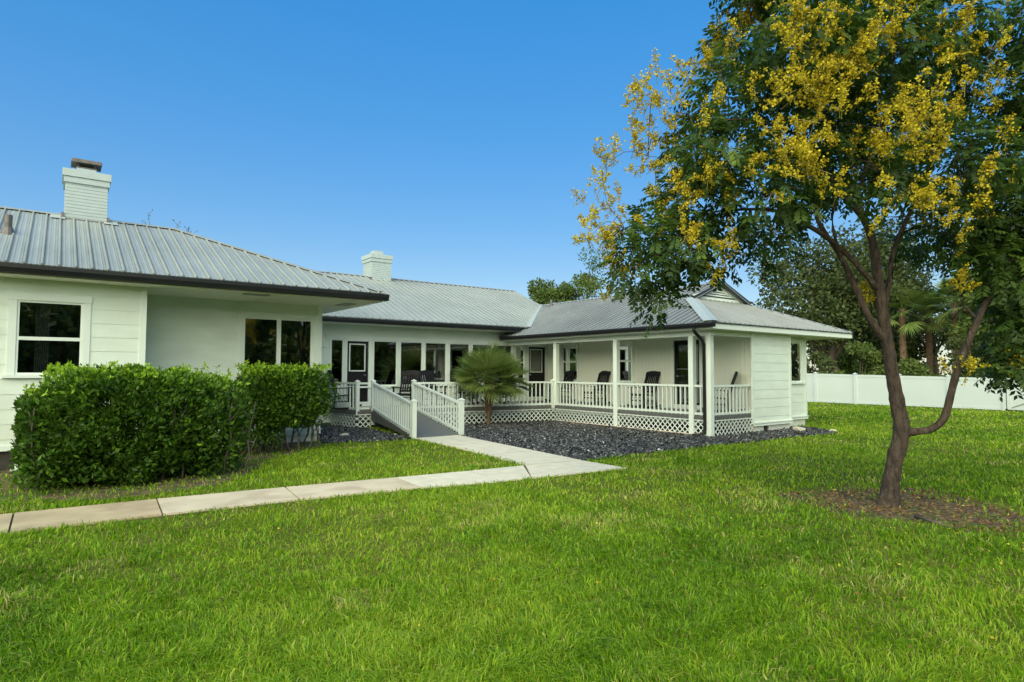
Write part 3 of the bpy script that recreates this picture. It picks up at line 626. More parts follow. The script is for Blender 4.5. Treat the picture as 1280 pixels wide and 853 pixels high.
# ================================================================ ROCKING CHAIRS (front faces local -Y)
def children(o): return [c for c in bpy.data.objects if c.parent==o]
def make_chair():
    r=empty('rocking_chair','black slatted rocking chair','rocking chair')
    m=MB(); 
    for i in range(7):
        x=-.27+i*.09; m.hexa([(x-.04,-.30,.425),(x+.04,-.30,.425),(x+.04,.22,.375),(x-.04,.22,.375),(x-.04,-.30,.45),(x+.04,-.30,.45),(x+.04,.22,.40),(x-.04,.22,.40)])
    m.box(-.30,.30,-.29,-.26,.37,.425); m.build('seat',CHAIR,r)
    def back(z): # y of the reclined back at height z
        return .22+(z-.38)*.34
    m=MB()
    for s in (-1,1): m.bar((s*.275,back(.36),.36),(s*.255,back(1.14),1.14),.045,.035,up=(0,1,0))
    m.bar((-.26,back(.50),.50),(.26,back(.50),.50),.03,.06); bk=m.build('backrest',CHAIR,r)
    m=MB(); n=8
    for k in range(n):
        x0=-.30+.6*k/n; x1=-.30+.6*(k+1)/n; c=lambda x:.05*(1-(x/.30)**2)
        m.hexa([(x0,back(1.0)-.012,1.0),(x1,back(1.0)-.012,1.0),(x1,back(1.0)+.012,1.0),(x0,back(1.0)+.012,1.0),(x0,back(1.11)-.012,1.11+c(x0)),(x1,back(1.11)-.012,1.11+c(x1)),(x1,back(1.11)+.012,1.11+c(x1)),(x0,back(1.11)+.012,1.11+c(x0))])
    m.build('top_rail',CHAIR,bk)
    for i in range(6):
        x=-.195+i*.078; m=MB(); m.bar((x,back(.49),.49),(x*.97,back(1.01),1.01),.045,.014,up=(0,1,0)); m.build('slat',CHAIR,bk)
    for s in (-1,1):
        m=MB(); m.bar((s*.285,-.25,.07),(s*.285,-.25,.63),.045,.045,up=(0,1,0)); m.build('leg',CHAIR,r)
        m=MB(); m.bar((s*.285,.27,.06),(s*.275,back(.40),.42),.045,.04,up=(0,1,0)); m.build('leg',CHAIR,r)
        m=MB(); pts=[(-.34,.645),(-.25,.655),(-.1,.645),(.1,.63),(.33,.625)]; ww=[.045,.055,.045,.035,.03]
        for k in range(4):
            (a,za),(b,zb)=pts[k],pts[k+1]; w0,w1=ww[k],ww[k+1]; x=s*.285
            m.hexa([(x-w0,a,za-.022),(x+w0,a,za-.022),(x+w1,b,zb-.022),(x-w1,b,zb-.022),(x-w0,a,za),(x+w0,a,za),(x+w1,b,zb),(x-w1,b,zb)])
        m.build('armrest',CHAIR,r)
        m=MB(); n=10; ys=[-.46+1.12*i/n for i in range(n+1)]; zz=lambda y:.03+.20*((y-.05)/.62)**2*.55
        for k in range(n):
            a,b=ys[k],ys[k+1]; x=s*.285
            m.hexa([(x-.02,a,zz(a)-.03+.0),(x+.02,a,zz(a)-.03),(x+.02,b,zz(b)-.03),(x-.02,b,zz(b)-.03),(x-.02,a,zz(a)+.025),(x+.02,a,zz(a)+.025),(x+.02,b,zz(b)+.025),(x-.02,b,zz(b)+.025)])
        m.build('rocker',CHAIR,r)
    m=MB(); m.bar((-.285,-.25,.22),(.285,-.25,.22),.022,.022); m.bar((-.285,-.25,.32),(.285,-.25,.32),.022,.022); m.bar((-.285,.25,.2),(.285,.25,.2),.022,.022)
    for s in (-1,1): m.bar((s*.285,-.25,.24),(s*.285,.26,.22),.022,.022)
    m.build('stretcher',CHAIR,r)
    return r
def dup(o):
    c=o.copy(); COL.objects.link(c)
    for ch in children(o):
        d=ch.copy(); COL.objects.link(d); d.parent=c
        for g in children(ch):
            e=g.copy(); COL.objects.link(e); e.parent=d
    return c
ch0=make_chair(); first=True
for x,y,fx,fy,lab in [
 (7.0,17.62,.85,-.5,'black rocking chair turned sideways by the glazed door near the corner, leftmost on the porch'),
 (8.85,17.35,-.75,-.66,'black rocking chair at the head of the ramp, its seat visible through the gap'),
 (9.98,17.60,.05,-1,'black rocking chair with its back against the sunroom window just right of the ramp railing'),
 (11.25,17.55,-.3,-1,'black rocking chair behind the left side of the small palm'),
 (12.45,17.55,-.2,-1,'black rocking chair behind the right side of the small palm'),
 (14.95,17.0,-1,.12,'black rocking chair before the first porch window, half hidden by the first post'),
 (14.95,15.22,-1,.10,'black rocking chair against the bare wall between the two double hung windows of the porch'),
 (14.95,13.05,-1,.06,'black rocking chair between the second double hung window and the black storm door'),
 (14.95,10.30,-.62,.78,'black rocking chair at the open end of the porch, seen side on beside the downspout')]:
    o=ch0 if first else dup(ch0); first=False
    o.location=(x,y,.54); o.rotation_euler=(0,0,math.atan2(fx,-fy)); tag(o,lab,'rocking chair','rocking chairs on the porch')

# ================================================================ FENCE
fz=lambda y:1.43+(y-8.6)*.0184
fence=empty('vinyl_fence','long smooth white vinyl privacy fence across the back of the lawn','fence',loc=(33.5,14,0))
ys=[8.66+i*2.075 for i in range(11)]
for i,y in enumerate(ys):
    h=fz(y)+.05; m=MB(); m.box(33.43,33.57,y-.065,y+.065,0,h-.03); m.box(33.41,33.59,y-.085,y+.085,h-.03,h-.005)
    m.add([(33.41,y-.085,h-.005),(33.59,y-.085,h-.005),(33.59,y+.085,h-.005),(33.41,y+.085,h-.005),(33.5,y,h+.05)],[(0,1,4),(1,2,4),(2,3,4),(3,0,4)]); m.build('post',FENCEV,fence)
    if i<len(ys)-1:
        a,b=y+.065,ys[i+1]-.065; m=MB()
        def rail(z0a,z0b,hh,w): m.hexa([(33.5-w,a,z0a),(33.5+w,a,z0a),(33.5+w,b,z0b),(33.5-w,b,z0b),(33.5-w,a,z0a+hh),(33.5+w,a,z0a+hh),(33.5+w,b,z0b+hh),(33.5-w,b,z0b+hh)])
        rail(fz(a)-.12,fz(b)-.12,.12,.025); rail(.03,.03,.12,.025)
        n=1
        for k in range(n):
            p=a+(b-a)*k/n; q=a+(b-a)*(k+1)/n
            m.hexa([(33.49,p,.15),(33.51,p,.15),(33.51,q,.15),(33.49,q,.15),(33.49,p,fz(p)-.12),(33.51,p,fz(p)-.12),(33.51,q,fz(q)-.12),(33.49,q,fz(q)-.12)])
        m.build('panel',FENCEV,fence)
gate=empty('fence_gate','white vinyl gate leaf with a diagonal brace at the right end of the fence','gate',loc=(33.5,7,0))
m=MB(); m.box(33.47,33.53,8.44,8.56,.06,1.42); m.box(33.47,33.53,5.6,5.72,.06,1.42); m.box(33.48,33.52,5.72,8.44,1.30,1.42); m.box(33.48,33.52,5.72,8.44,.06,.18); m.build('frame',FENCEV,gate)
m=MB(); m.box(33.49,33.51,5.72,8.44,.18,1.30); m.build('panel',FENCEV,gate)
m=MB(); m.bar((33.463,8.40,.15),(33.463,5.8,1.32),.012,.03,up=(0,1,0)); m.build('brace',STEEL,gate)
m=MB(); m.bar((33.45,8.575,.02),(33.45,8.575,.85),.018,.018); m.box(33.42,33.48,8.54,8.61,.0,.1); m.build('drop_rod',BLACK,gate)

# ================================================================ HEDGES
HEDGE=leafmat('hedge_leaf',[(.020,.054,.006),(.052,.125,.009),(.105,.22,.013),(.21,.38,.016),(.33,.50,.035)],.32,.55)
def rbox_pts(n,c,h,e=6.5,lump=.12,shell=.48):
    d=nrm(rng.normal(size=(n,3))); h=np.array(h); c=np.array(c)
    k=(np.abs(d/h)**e).sum(1)**(-1/e)
    ph=np.sin(d[:,0]*5+2*d[:,2])*np.cos(d[:,1]*6+1)+.7*np.sin(d[:,0]*13+d[:,1]*7)*np.cos(d[:,2]*11)
    t=1-shell*rng.random(n)**1.6
    return c+d*(k*t*(1+lump*.5*ph))[:,None],d,t
def hedge(name,label,boxes,n,stems,L=.088,loc=(0,0,0),e=4.0):
    r=empty(name,label,'hedge','clipped shrubs along the left wing',loc=loc)
    Vs=[];T=[]
    for (c,h,fr) in boxes:
        k=int(n*fr); P,d,t=rbox_pts(k,c,h,e,.26); g3=np.sin(P[:,0]*6.3+1.3*P[:,1])*np.sin(P[:,1]*5.1+2)*np.sin(P[:,2]*7.7+P[:,0]*2)+.6*np.sin(P[:,0]*14+P[:,2]*11)*np.sin(P[:,2]*16+P[:,1]*9); P=P[g3+rng.normal(size=len(P))*.35>-.62]; P=P[(P[:,2]>.05)]; d=d[:len(P)] if len(d)!=len(P) else d
        d=nrm(P-np.array(c)); up=np.array([0,0,1.])
        dd=nrm(d*.7+up*.35+rng.normal(size=P.shape)*.55)
        ll=L*(.6+.7*rng.random(len(P))); Vs.append(leaves(P-dd*ll[:,None]*.5,dd,ll,ll*.46))
        young=np.clip((P[:,2]-(c[2]+h[2]*.68))/(h[2]*.36),0,1)*rng.random(len(P))
        cl=.5+.5*np.sin(P[:,0]*4.1+P[:,2]*3)*np.cos(P[:,1]*3.7+P[:,2]*2.2)
        T.append(np.clip(.02+.34*rng.random(len(P))**1.3+.12*cl+.55*young+.35*(rng.random(len(P))<.05),0,1))
    for (c,h,fr) in boxes: # young shoots standing above the clipped top
        for _ in range(int(150*fr)):
            b=np.array([c[0]+h[0]*random.uniform(-.95,.95),c[1]+h[1]*random.uniform(-.95,.95),c[2]+h[2]*random.uniform(.82,1.0)]); L_=random.uniform(.05,.16); k=7
            tt=rng.random(k); Pp=b+np.stack([tt*0,tt*0,tt*L_],1); dd=nrm(rng.normal(size=(k,3))*.6+np.array([0,0,.7])); Vs.append(leaves(Pp,dd,np.full(k,.075),np.full(k,.034))); T.append(.62+.38*rng.random(k))
    quadmesh('foliage',np.concatenate(Vs),HEDGE,np.concatenate(T),r)
    m=MB()
    for (x,y,x1,y1,z1,rad) in stems:
        pts=[(x+(x1-x)*t+.04*math.sin(9*t+x*7),y+(y1-y)*t+.04*math.cos(8*t+y*5),z1*t-.03,rad*(1-.6*t)) for t in (0,.25,.5,.75,1)]
        m.tube(pts,6)
        for j in range(3):
            a=pts[1+j]; b=(a[0]+random.uniform(-.35,.35),a[1]+random.uniform(-.25,.25),a[2]+random.uniform(.2,.5),rad*.25); m.tube([(a[0],a[1],a[2],rad*.5),b],5)
    m.build('stems',BARKG,r,smooth=True)
    return r
st1=[(x,y,x+random.uniform(-.3,.3),y+random.uniform(-.3,.3),1.2,.02) for x in np.linspace(-.1,2.6,10) for y in (10.8,11.6)]
hedge('boxy_hedge','large boxy green hedge under the single window, beside the path',[((1.02,11.25,.86),(1.18,1.0,.80),.72),((2.08,11.3,.81),(.56,.9,.75),.14),((.08,11.1,.74),(.42,.85,.66),.14)],62000,st1,loc=(1.2,11.2,0))
st2=[(x,y,x+random.uniform(-.35,.35),y+random.uniform(-.3,.3),1.3,.022) for x in np.linspace(3.0,4.6,9) for y in (13.0,13.5)]
hedge('leggy_hedge','smaller rounded hedge on bare stems under the two-pane window, behind the big hedge',[((3.95,13.25,1.14),(.92,.70,.58),.75),((3.45,13.15,.9),(.42,.6,.75),.25)],26000,st2,e=4.0,loc=(3.9,13.2,0))

# ================================================================ PALMS
FROND=leafmat('palm_leaf',[(.035,.07,.014),(.075,.14,.028),(.14,.22,.05),(.26,.32,.10)],.25,.4)
def fans(c,n,pet,rad,nseg=26,lo=-.5,segw=.04,spread=2.3,yaw0=0,sag=.16):
    """fan fronds around a crown point: returns quad corners, tints"""
    V=[];T=[]; gold=2.39996
    for i in range(n):
        t=(i+.5)/n; ez=1-t*(1-lo); az=yaw0+i*gold+random.uniform(-.2,.2)
        hr=math.sqrt(max(0,1-ez*ez)); d=Vector((hr*math.cos(az),hr*math.sin(az),ez+.12)).normalized()
        pl=pet*random.uniform(.75,1.15); o=Vector(c)+d*.06; tip=o+d*pl+Vector((0,0,-.12*pl*(1-ez)))
        sd=d.cross(Vector((0,0,1)));  sd=Vector((1,0,0)) if sd.length<.1 else sd.normalized(); up=sd.cross(d).normalized()
        rollq=random.uniform(-.5,.5); sd,up=sd*math.cos(rollq)+up*math.sin(rollq),up*math.cos(rollq)-sd*math.sin(rollq)
        w=segw*.4; V+=[o-sd*w,o+sd*w,tip+sd*w*.6,tip-sd*w*.6]; b=random.random(); T.append(.6)
        for k in range(nseg):
            a=-spread/2+spread*k/(nseg-1)+random.uniform(-.03,.03); L=rad*(.72+.28*math.cos(a*.8))*random.uniform(.9,1.08)
            q=(d*math.cos(a)+sd*math.sin(a)+up*(.10*abs(math.sin(a*1.3)))).normalized(); mid=tip+q*L*.5; end=tip+q*L+Vector((0,0,-sag*L*random.uniform(.5,1.5)))
            px=q.cross(up).normalized()*segw*.5
            V+=[tip,mid+px,end,mid-px]; T.append(min(1,.25+.5*b+.3*random.random()+(.4 if ez<-.2 and random.random()<.3 else 0)))
    return V,T
def palm(name,label,base,h,n,pet,rad,r0,r1,boots=True,group=None,heads=None,nseg=26,segw=.04,lo=-.5,sag=.16):
    r=empty(name,label,'palm',group,loc=base)
    m=MB(); bx,by,_=base
    m.tube([(bx,by,-.05,r0*1.15),(bx,by,h*.12,r0),(bx+.02,by,h*.5,(r0+r1)/2),(bx,by,h*.8,r1),(bx,by,h,r1*1.05)],12)
    if boots:
        nb=40
        for k in range(nb):
            a=k*2.4; z=h*(.25+.75*k/nb); rr_=r1*.95; d=Vector((math.cos(a),math.sin(a),0)); p=Vector((bx,by,z))+d*rr_*.8; q=p+d*r1*.7+Vector((0,0,.22*min(1,h)))
            m.bar(p,q,.05*min(1.6,h),.02,up=d)
    m.build('trunk',PALMBARK,r)
    V=[];T=[]
    for (hx,hy,hz,k,sc) in (heads or [(0,0,h,n,1)]):
        v,t=fans((bx+hx,by+hy,hz),k,pet*sc,rad*sc,nseg=nseg,lo=lo,segw=segw,yaw0=hx*3,sag=sag); V+=v;T+=t
    quadmesh('fronds',np.array([tuple(v) for v in V]),FROND,np.array(T),r); return r
palm('fan_palm','small green fan palm growing from the black gravel in front of the porch lattice',(10.9,15.75,0),1.25,34,.40,.80,.065,.085,heads=[(-.06,.02,1.50,50,1),(.48,-.36,1.42,18,.78)],segw=.046,lo=-.74,sag=.03,nseg=20)

# ================================================================ TREES
GR=leafmat('rain_tree_leaf',[(.028,.06,.015),(.055,.11,.020),(.10,.175,.026),(.17,.27,.03)],.46,.5)
YEL=leafmat('rain_tree_blossom',[(.30,.22,.010),(.46,.37,.014),(.60,.51,.022),(.60,.60,.09)],.3,.6)
LEAF=[(5.80,5.09,3.03,.50),(5.95,4.88,2.54,.30),(6.15,5.40,3.50,.42),(5.94,4.60,3.26,.55),(6.42,4.55,3.15,.38),(6.49,4.77,3.88,.60),(6.20,4.21,4.27,.60),(6.72,5.06,4.63,.45),(6.74,4.51,5.20,.60),(7.36,4.61,6.07,.60),(6.48,3.79,3.70,.65),(7.50,4.40,3.35,.36),(7.33,3.84,4.82,.80),(6.72,3.51,5.39,.75),(8.72,3.99,5.79,.80),(9.05,4.05,4.74,.70),(7.80,3.64,6.32,.80),(7.74,2.99,5.50,.75),(8.72,3.29,4.88,.80),(7.45,2.97,3.95,.50),(9.80,3.18,5.68,.70),(8.95,2.80,6.12,.80),(8.39,2.58,4.19,.70),(9.72,2.75,3.70,.65),(8.95,2.78,3.40,.42),(9.41,2.39,3.04,.60),(10.1,3.60,3.7,.40),(8.80,4.51,4.39,.60),(7.13,4.11,6.93,.80),(8.24,3.62,7.56,.90),(8.83,2.82,7.24,.90)]
LEAF2=[(10.72,2.67,4.82,.70),(9.88,2.24,3.79,.80),(9.47,2.27,2.24,.45),(9.38,2.36,1.80,.28),(10.72,2.25,5.59,.70),(10.37,2.18,2.90,.90),(10.86,2.09,6.47,.70),(10.6,1.4,4.2,.9),(11.3,1.2,5.6,1.0)]
FLOW=[(6.00,5.06,5.28,.33),(6.33,4.94,5.16,.25),(6.09,5.40,4.64,.33),(6.23,5.20,4.22,.30),(6.11,4.82,3.77,.30),(5.85,5.64,3.69,.28),(5.87,5.54,3.04,.28),(5.93,5.51,2.76,.20),(5.89,4.11,3.73,.33),(6.10,4.11,3.09,.20),(6.06,4.29,2.80,.18),(6.98,4.66,5.95,.35),(7.15,4.38,6.33,.40),(6.06,3.14,5.25,.40),(6.33,3.10,4.64,.36),(6.09,3.40,4.64,.30),(6.58,2.90,4.87,.36),(6.73,2.64,5.17,.42),(7.14,2.37,4.52,.34),(7.14,2.38,4.33,.25),(6.02,3.24,3.95,.36),(6.24,3.09,3.77,.34),(6.10,3.21,3.67,.25),(6.89,2.48,3.80,.34),(6.82,2.77,3.97,.22),(7.39,2.25,3.45,.30),(7.82,2.16,3.69,.20),(7.31,2.44,3.39,.24),(9.39,2.50,5.43,.30),(7.92,2.48,5.43,.30),(8.50,2.43,5.41,.25),(8.42,3.53,2.63,.10),(8.74,2.78,2.78,.10),(8.97,2.67,1.73,.15),(6.63,2.92,5.89,.40),(7.24,2.47,5.81,.40),(7.03,5.01,5.80,.30),(5.60,4.23,3.24,.22),(6.47,5.13,4.49,.28),(6.73,2.69,4.29,.22),(6.37,2.96,4.45,.22),(5.70,5.78,3.90,.28),(5.74,5.72,3.35,.30),(5.74,5.70,4.45,.24),(5.86,5.62,2.98,.26),(5.62,5.80,3.55,.2),(6.28,5.2,5.0,.28)]
LIMBS=[
[(8.573,3.450,-.081,.21),(8.585,3.432,.072,.155),(8.593,3.411,.326,.137),(8.624,3.369,.631,.127),(8.680,3.309,.936,.130),(8.628,3.327,1.292,.115),(8.537,3.361,1.851,.100),(8.458,3.393,2.309,.092),(8.383,3.416,2.868,.080),(8.408,3.490,3.397,.065),(8.331,3.641,3.939,.050),(8.249,3.794,4.495,.040),(8.057,3.894,5.233,.030),(7.767,3.944,5.919,.020),(7.572,3.938,6.381,.012)],
[(8.641,3.341,.885,.090),(8.730,3.209,.942,.065),(8.834,3.041,.979,.060),(8.896,2.910,1.135,.060),(8.931,2.808,1.553,.058),(8.986,2.706,1.948,.055),(9.047,2.574,2.338,.050),(9.149,2.483,2.583,.045),(9.288,2.311,2.675,.030),(9.637,2.091,3.025,.020)],
[(8.472,3.395,2.105,.070),(8.291,3.512,2.410,.055),(8.166,3.640,2.874,.050),(8.066,3.756,3.241,.046),(7.910,3.858,3.498,.040),(7.819,3.910,3.755,.034),(7.849,3.866,4.116,.025),(7.712,3.944,4.527,.018)],
[(8.387,3.420,2.746,.060),(8.128,3.478,2.932,.045),(7.775,3.599,3.232,.042),(7.391,3.749,3.456,.038),(6.977,3.923,3.624,.030),(6.628,4.183,3.651,.022),(6.244,4.476,3.573,.015),(5.948,4.782,3.195,.010),(5.925,4.891,2.716,.006)],
[(8.446,3.396,2.410,.050),(8.606,3.373,2.883,.045),(8.752,3.363,3.315,.042),(9.013,3.191,3.956,.038),(9.339,2.958,4.816,.034),(9.691,2.778,5.497,.028),(10.013,2.498,6.140,.020),(10.382,2.318,6.628,.012)],
[(8.408,3.490,3.397,.045),(8.379,3.617,3.731,.040),(7.839,3.633,3.955,.033),(7.319,3.741,4.482,.028),(6.828,3.972,4.685,.022),(6.440,4.260,4.731,.014),(6.218,4.557,4.624,.008)],
[(9.047,2.574,2.338,.030),(9.028,2.704,2.494,.018),(9.148,2.872,2.362,.012)],
[(8.331,3.641,3.939,.030),(8.055,3.318,4.423,.025),(7.976,3.090,5.027,.020),(8.036,3.011,5.606,.012)],
[(9.013,3.191,3.956,.030),(8.972,2.901,4.090,.022),(9.017,2.615,4.129,.015),(9.261,2.444,3.932,.010)],
[(8.066,3.756,3.241,.030),(8.289,3.932,3.781,.025),(8.711,3.960,4.300,.020),(8.841,3.952,4.892,.012)],
[(7.319,3.741,4.482,.020),(7.105,3.866,5.068,.015),(7.166,4.151,5.812,.010),(7.083,4.317,6.173,.006)],
[(6.977,3.923,3.624,.020),(6.773,4.056,3.961,.015),(6.464,4.394,4.283,.010),(6.396,4.937,4.419,.007),(6.141,5.248,4.504,.004)],
[(6.628,4.183,3.651,.015),(6.319,4.640,4.069,.010),(6.156,5.132,4.160,.006)],
[(6.244,4.476,3.573,.010),(6.176,5.024,3.621,.008),(5.919,5.470,3.564,.005)]]
def smooth_path(p,k=3):
    P=np.array(p); out=[]
    for i in range(len(P)-1):
        a,b,c,d=P[max(0,i-1)],P[i],P[i+1],P[min(len(P)-1,i+2)]
        for j in range(k):
            t=j/k; q=.5*((2*b)+(-a+c)*t+(2*a-5*b+4*c-d)*t*t+(-a+3*b-3*c+d)*t**3); q[3]=max(.003,q[3]); out.append(tuple(q))
    out.append(tuple(P[-1])); return out
def compound(lobes,per,rach=.26,npair=5,L=.095,Wd=.044,droop=.35):
    Os=[];Ds=[];Tn=[]
    for (x,y,z,r) in lobes:
        n=int(per*(r/.6)**2.3); o,d=inball(n,.45); Os.append(np.array([x,y,z])+o*r*.80*np.array([1,1,.85])); Ds.append(nrm(d*.7+rng.normal(size=(n,3))*.5+np.array([0,0,-droop]))); 
        Tn.append(np.clip(.10+.45*rng.random(n)+.30*(rng.random(n)<.10)+.12*(o[:,2]),0,1))
    O=np.concatenate(Os);D=np.concatenate(Ds);Tn=np.concatenate(Tn); n=len(O)
    up=np.tile([0,0,1.],(n,1)); sd=nrm(np.cross(D,up)+1e-6); nn=np.cross(sd,D); Vs=[];Ts=[]
    for k in range(npair):
        t=(k+.6)/npair; base=O+D*rach*t+np.array([0,0,-.10*rach])*t*t
        for s in (-1,1):
            dd=nrm(sd*s*.85+D*.55-nn*.25+np.array([0,0,-.25])+rng.normal(size=(n,3))*.15); l=L*(1.15-.6*abs(t-.45))*(.85+.3*rng.random(n))
            px=nrm(np.cross(dd,nn+rng.normal(size=(n,3))*.25)); V=np.empty((n,4,3)); V[:,0]=base; V[:,1]=base+dd*l[:,None]*.42+px*(Wd*.5); V[:,2]=base+dd*l[:,None]; V[:,3]=base+dd*l[:,None]*.42-px*(Wd*.5)
            Vs.append(V.reshape(-1,3)); Ts.append(np.clip(Tn+rng.normal(size=n)*.05,0,1))
    return np.concatenate(Vs),np.concatenate(Ts),O
def blossoms(lobes,per,mb,extra=()):
    """branched upright sprays: an axis with side twigs, each carrying small petals"""
    Vs=[];Ts=[]; spots=[]
    for (x,y,z,r) in lobes:
        for _ in range(max(3,int(9*(r/.33)**2))):
            spots.append((np.array([x,y,z])+nrm(rng.normal(size=(1,3)))[0]*r*1.15*rng.random()**.6*np.array([1,1,1.1]),nrm(np.array([[0,0,.75]])+rng.normal(size=(1,3))*.5)[0]))
    spots+=list(extra)
    for o,ax in spots:
        Lp=random.uniform(.20,.36); mb.tube([(*(o-ax*.10),.004),(*(o+ax*Lp*.9),.0018)],3,cap=False); br=rng.random()
        nb=random.randint(7,11)
        for k in range(nb):
            t=(k+.3)/nb; d=nrm((rng.normal(size=(1,3))+ax*.5))[0]; bl=.13*(1-.75*t)*random.uniform(.7,1.25); q=o+ax*Lp*t
            mb.tube([(*q,.0018),(*(q+d*bl),.001)],3,cap=False)
            n=int(per*(.5+bl*5)/nb); u=rng.random(n)**.7; P=q+d*(u*bl)[:,None]+rng.normal(size=(n,3))*.013
            s_=.016+.020*rng.random(n); Vs.append(leaves(P,rng.normal(size=(n,3)),s_,s_*.85)); Ts.append(np.clip(.30*br+.6*rng.random(n),0,1))
    return np.concatenate(Vs),np.concatenate(Ts)
rt=empty('flowering_tree','tree with yellow blossom and a forked leaning trunk on the open lawn','tree',loc=(8.58,3.43,0))
m=MB()
for p in LIMBS:
    big=p[0][3]>.05; v0=len(m.v); pp=smooth_path(p,7 if big else 3); m.tube([(*q[:3],q[3]*(.71+.28*max(0,.25-q[2])*(1 if p is LIMBS[0] else 0))) for q in pp],18 if big else 7)
    if big:
        nn=18
        for i in range(len(pp)):
            c=np.array(pp[i][:3]); rr_=pp[i][3]
            for k in range(nn):
                ix=v0+i*nn+k; v=np.array(m.v[ix]); th_=2*math.pi*k/nn
                f=1+.07*math.sin(3*th_+i*.35)+.05*math.sin(7*th_-i*.6)+.045*random.uniform(-1,1)+(.12*math.sin(5*th_+.7)*max(0,.3-c[2])/.3 if p is LIMBS[0] else 0)+.10*max(0,math.sin(i*.9+p[0][0]*3))**8
                m.v[ix]=tuple(c+(v-c)*f)
# twigs that carry the clumps
allp=[q for p in LIMBS for q in smooth_path(p) if q[3]<.05]
A=np.array(allp)
for (x,y,z,r) in LEAF:
    dd=np.linalg.norm(A[:,:3]-np.array([x,y,z]),axis=1); i=int(dd.argmin()); a=A[i]
    m.tube(smooth_path([(*a[:3],max(.006,min(.018,a[3]*.7))),((a[0]+x)/2+.05,(a[1]+y)/2,(a[2]+z)/2+.12,.010),(x,y,z,.005)]),5)
    for _ in range(5):
        d=nrm(rng.normal(size=(1,3)))[0]*r*.85; m.tube([(x,y,z,.005),(x+d[0]*.5,y+d[1]*.5,z+d[2]*.5+.05,.004),(x+d[0],y+d[1],z+d[2],.002)],4,cap=False)
for (x,y,z,r) in FLOW:
    dd=np.linalg.norm(A[:,:3]-np.array([x,y,z]),axis=1); a=A[int(dd.argmin())]
    m.tube(smooth_path([(*a[:3],.006),((a[0]+x)/2,(a[1]+y)/2,(a[2]+z)/2+.1,.005),(x,y,z-.1,.003)]),4,cap=False)
m.build('trunk',BARK,rt,smooth=True)
V,T,_=compound(LEAF,135); quadmesh('crown',V,GR,T,rt)
ex=[]
for (x,y,z,r) in LEAF:
    if z<3.2: continue
    for _ in range(4):
        d=nrm(rng.normal(size=(1,3))+np.array([[-.5,-.4,.5]]))[0]; ex.append((np.array([x,y,z])+d*r*random.uniform(.7,1.15),nrm(d[None]*.5+np.array([[0,0,.7]])+rng.normal(size=(1,3))*.3)[0]))
fs=MB(); V,T=blossoms(FLOW,150,fs,ex); bo=quadmesh('blossom',V,YEL,T,rt); fs.build('blossom_stems',STEMG,bo)
st=empty('shade_tree','dark leafy tree reaching in from the right border beside the yellow flowering tree','tree',loc=(11.8,1.0,0))
m=MB()
m.tube(smooth_path([(11.8,1.0,-.1,.22),(11.75,1.05,.8,.16),(11.6,1.1,2.0,.13),(11.3,1.2,3.4,.10),(11.1,1.3,5.0,.06),(11.0,1.6,6.4,.02)]),10)
m.tube(smooth_path([(11.62,1.1,1.9,.09),(10.9,1.5,2.6,.06),(10.3,1.9,2.95,.04),(9.75,2.2,2.75,.025),(9.5,2.25,2.3,.01)]),7)
m.tube(smooth_path([(11.3,1.2,3.4,.07),(10.8,1.7,3.9,.045),(10.2,2.1,4.0,.025),(9.8,2.3,4.1,.01)]),7)
m.build('trunk',BARK,st,smooth=True)
V,T,_=compound(LEAF2,210); quadmesh('crown',V,GR,T*.85,st)
FL2=[(9.23,2.22,1.80,.12),(10.3,2.3,5.5,.2)]
fs=MB(); V,T=blossoms(FL2,110,fs); quadmesh('blossom',V,YEL,T,st)

BG1=leafmat('oak_leaf',[(.025,.042,.015),(.045,.072,.022),(.072,.10,.03),(.12,.15,.045)],.25,.6)
BG2=leafmat('light_leaf',[(.04,.075,.02),(.075,.125,.028),(.12,.18,.038),(.20,.25,.06)],.3,.6)
def bgtree(name,label,base,th,tr,crown,nl,size,m_,group,nlobe=26,dens=.35,cat='tree',limbs=True):
    """crown: centre, radii"""
    r=empty(name,label,cat,group,loc=(base[0],base[1],0)); c,h=np.array(crown[0]),np.array(crown[1])
    d,_=inball(nlobe,.35); L=c+d*h*.82; rad=(.22+.22*rng.random(nlobe))*h.mean()
    if limbs:
        m=MB(); m.tube(smooth_path([(base[0],base[1],-.1,tr*1.3),(base[0]+.05,base[1],th*.5,tr),(base[0]-.05,base[1]+.1,th,tr*.8),(c[0],c[1],c[2]+h[2]*.3,tr*.25)]),8)
        for i in range(0,nlobe,2):
            m.tube(smooth_path([(base[0],base[1],th*(.7+.3*random.random()),tr*.4),(*((L[i]+np.array([base[0],base[1],th]))/2+[0,0,.4]),tr*.2),(*L[i],tr*.06)]),5)
        m.build('trunk',BARKG,r,smooth=True)
    Vs=[];Ts=[]
    for i in range(nlobe):
        n=int(nl/nlobe); o,dd=inball(n,dens); P=L[i]+o*rad[i]*np.array([1,1,.8]); P[:,2]=np.maximum(P[:,2],.2); l=size*(.6+.8*rng.random(n)); dr=nrm(dd*.5+rng.normal(size=(n,3))*.6+np.array([0,0,-.15]))
        Vs.append(leaves(P,dr,l,l*.55)); Ts.append(np.clip(.15+.45*rng.random(n)+.25*rng.random(),0,1))
    quadmesh('crown',np.concatenate(Vs),m_,np.concatenate(Ts),r); return r
G='trees beyond the fence'
bgtree('oak_tree','broad dark oak right behind the right end of the roof',(46.3,22.9),3.4,.28,((45.4,23.6,7.4),(4.2,4.6,4.6)),11500,.30,BG1,G,36)
bgtree('oak_tree','tall dark oak between the roof end and the yellow flowering tree trunk',(46.9,22.3),3.6,.30,((48.0,20.4,8.6),(4.6,4.6,5.2)),12000,.30,BG1,G,36)
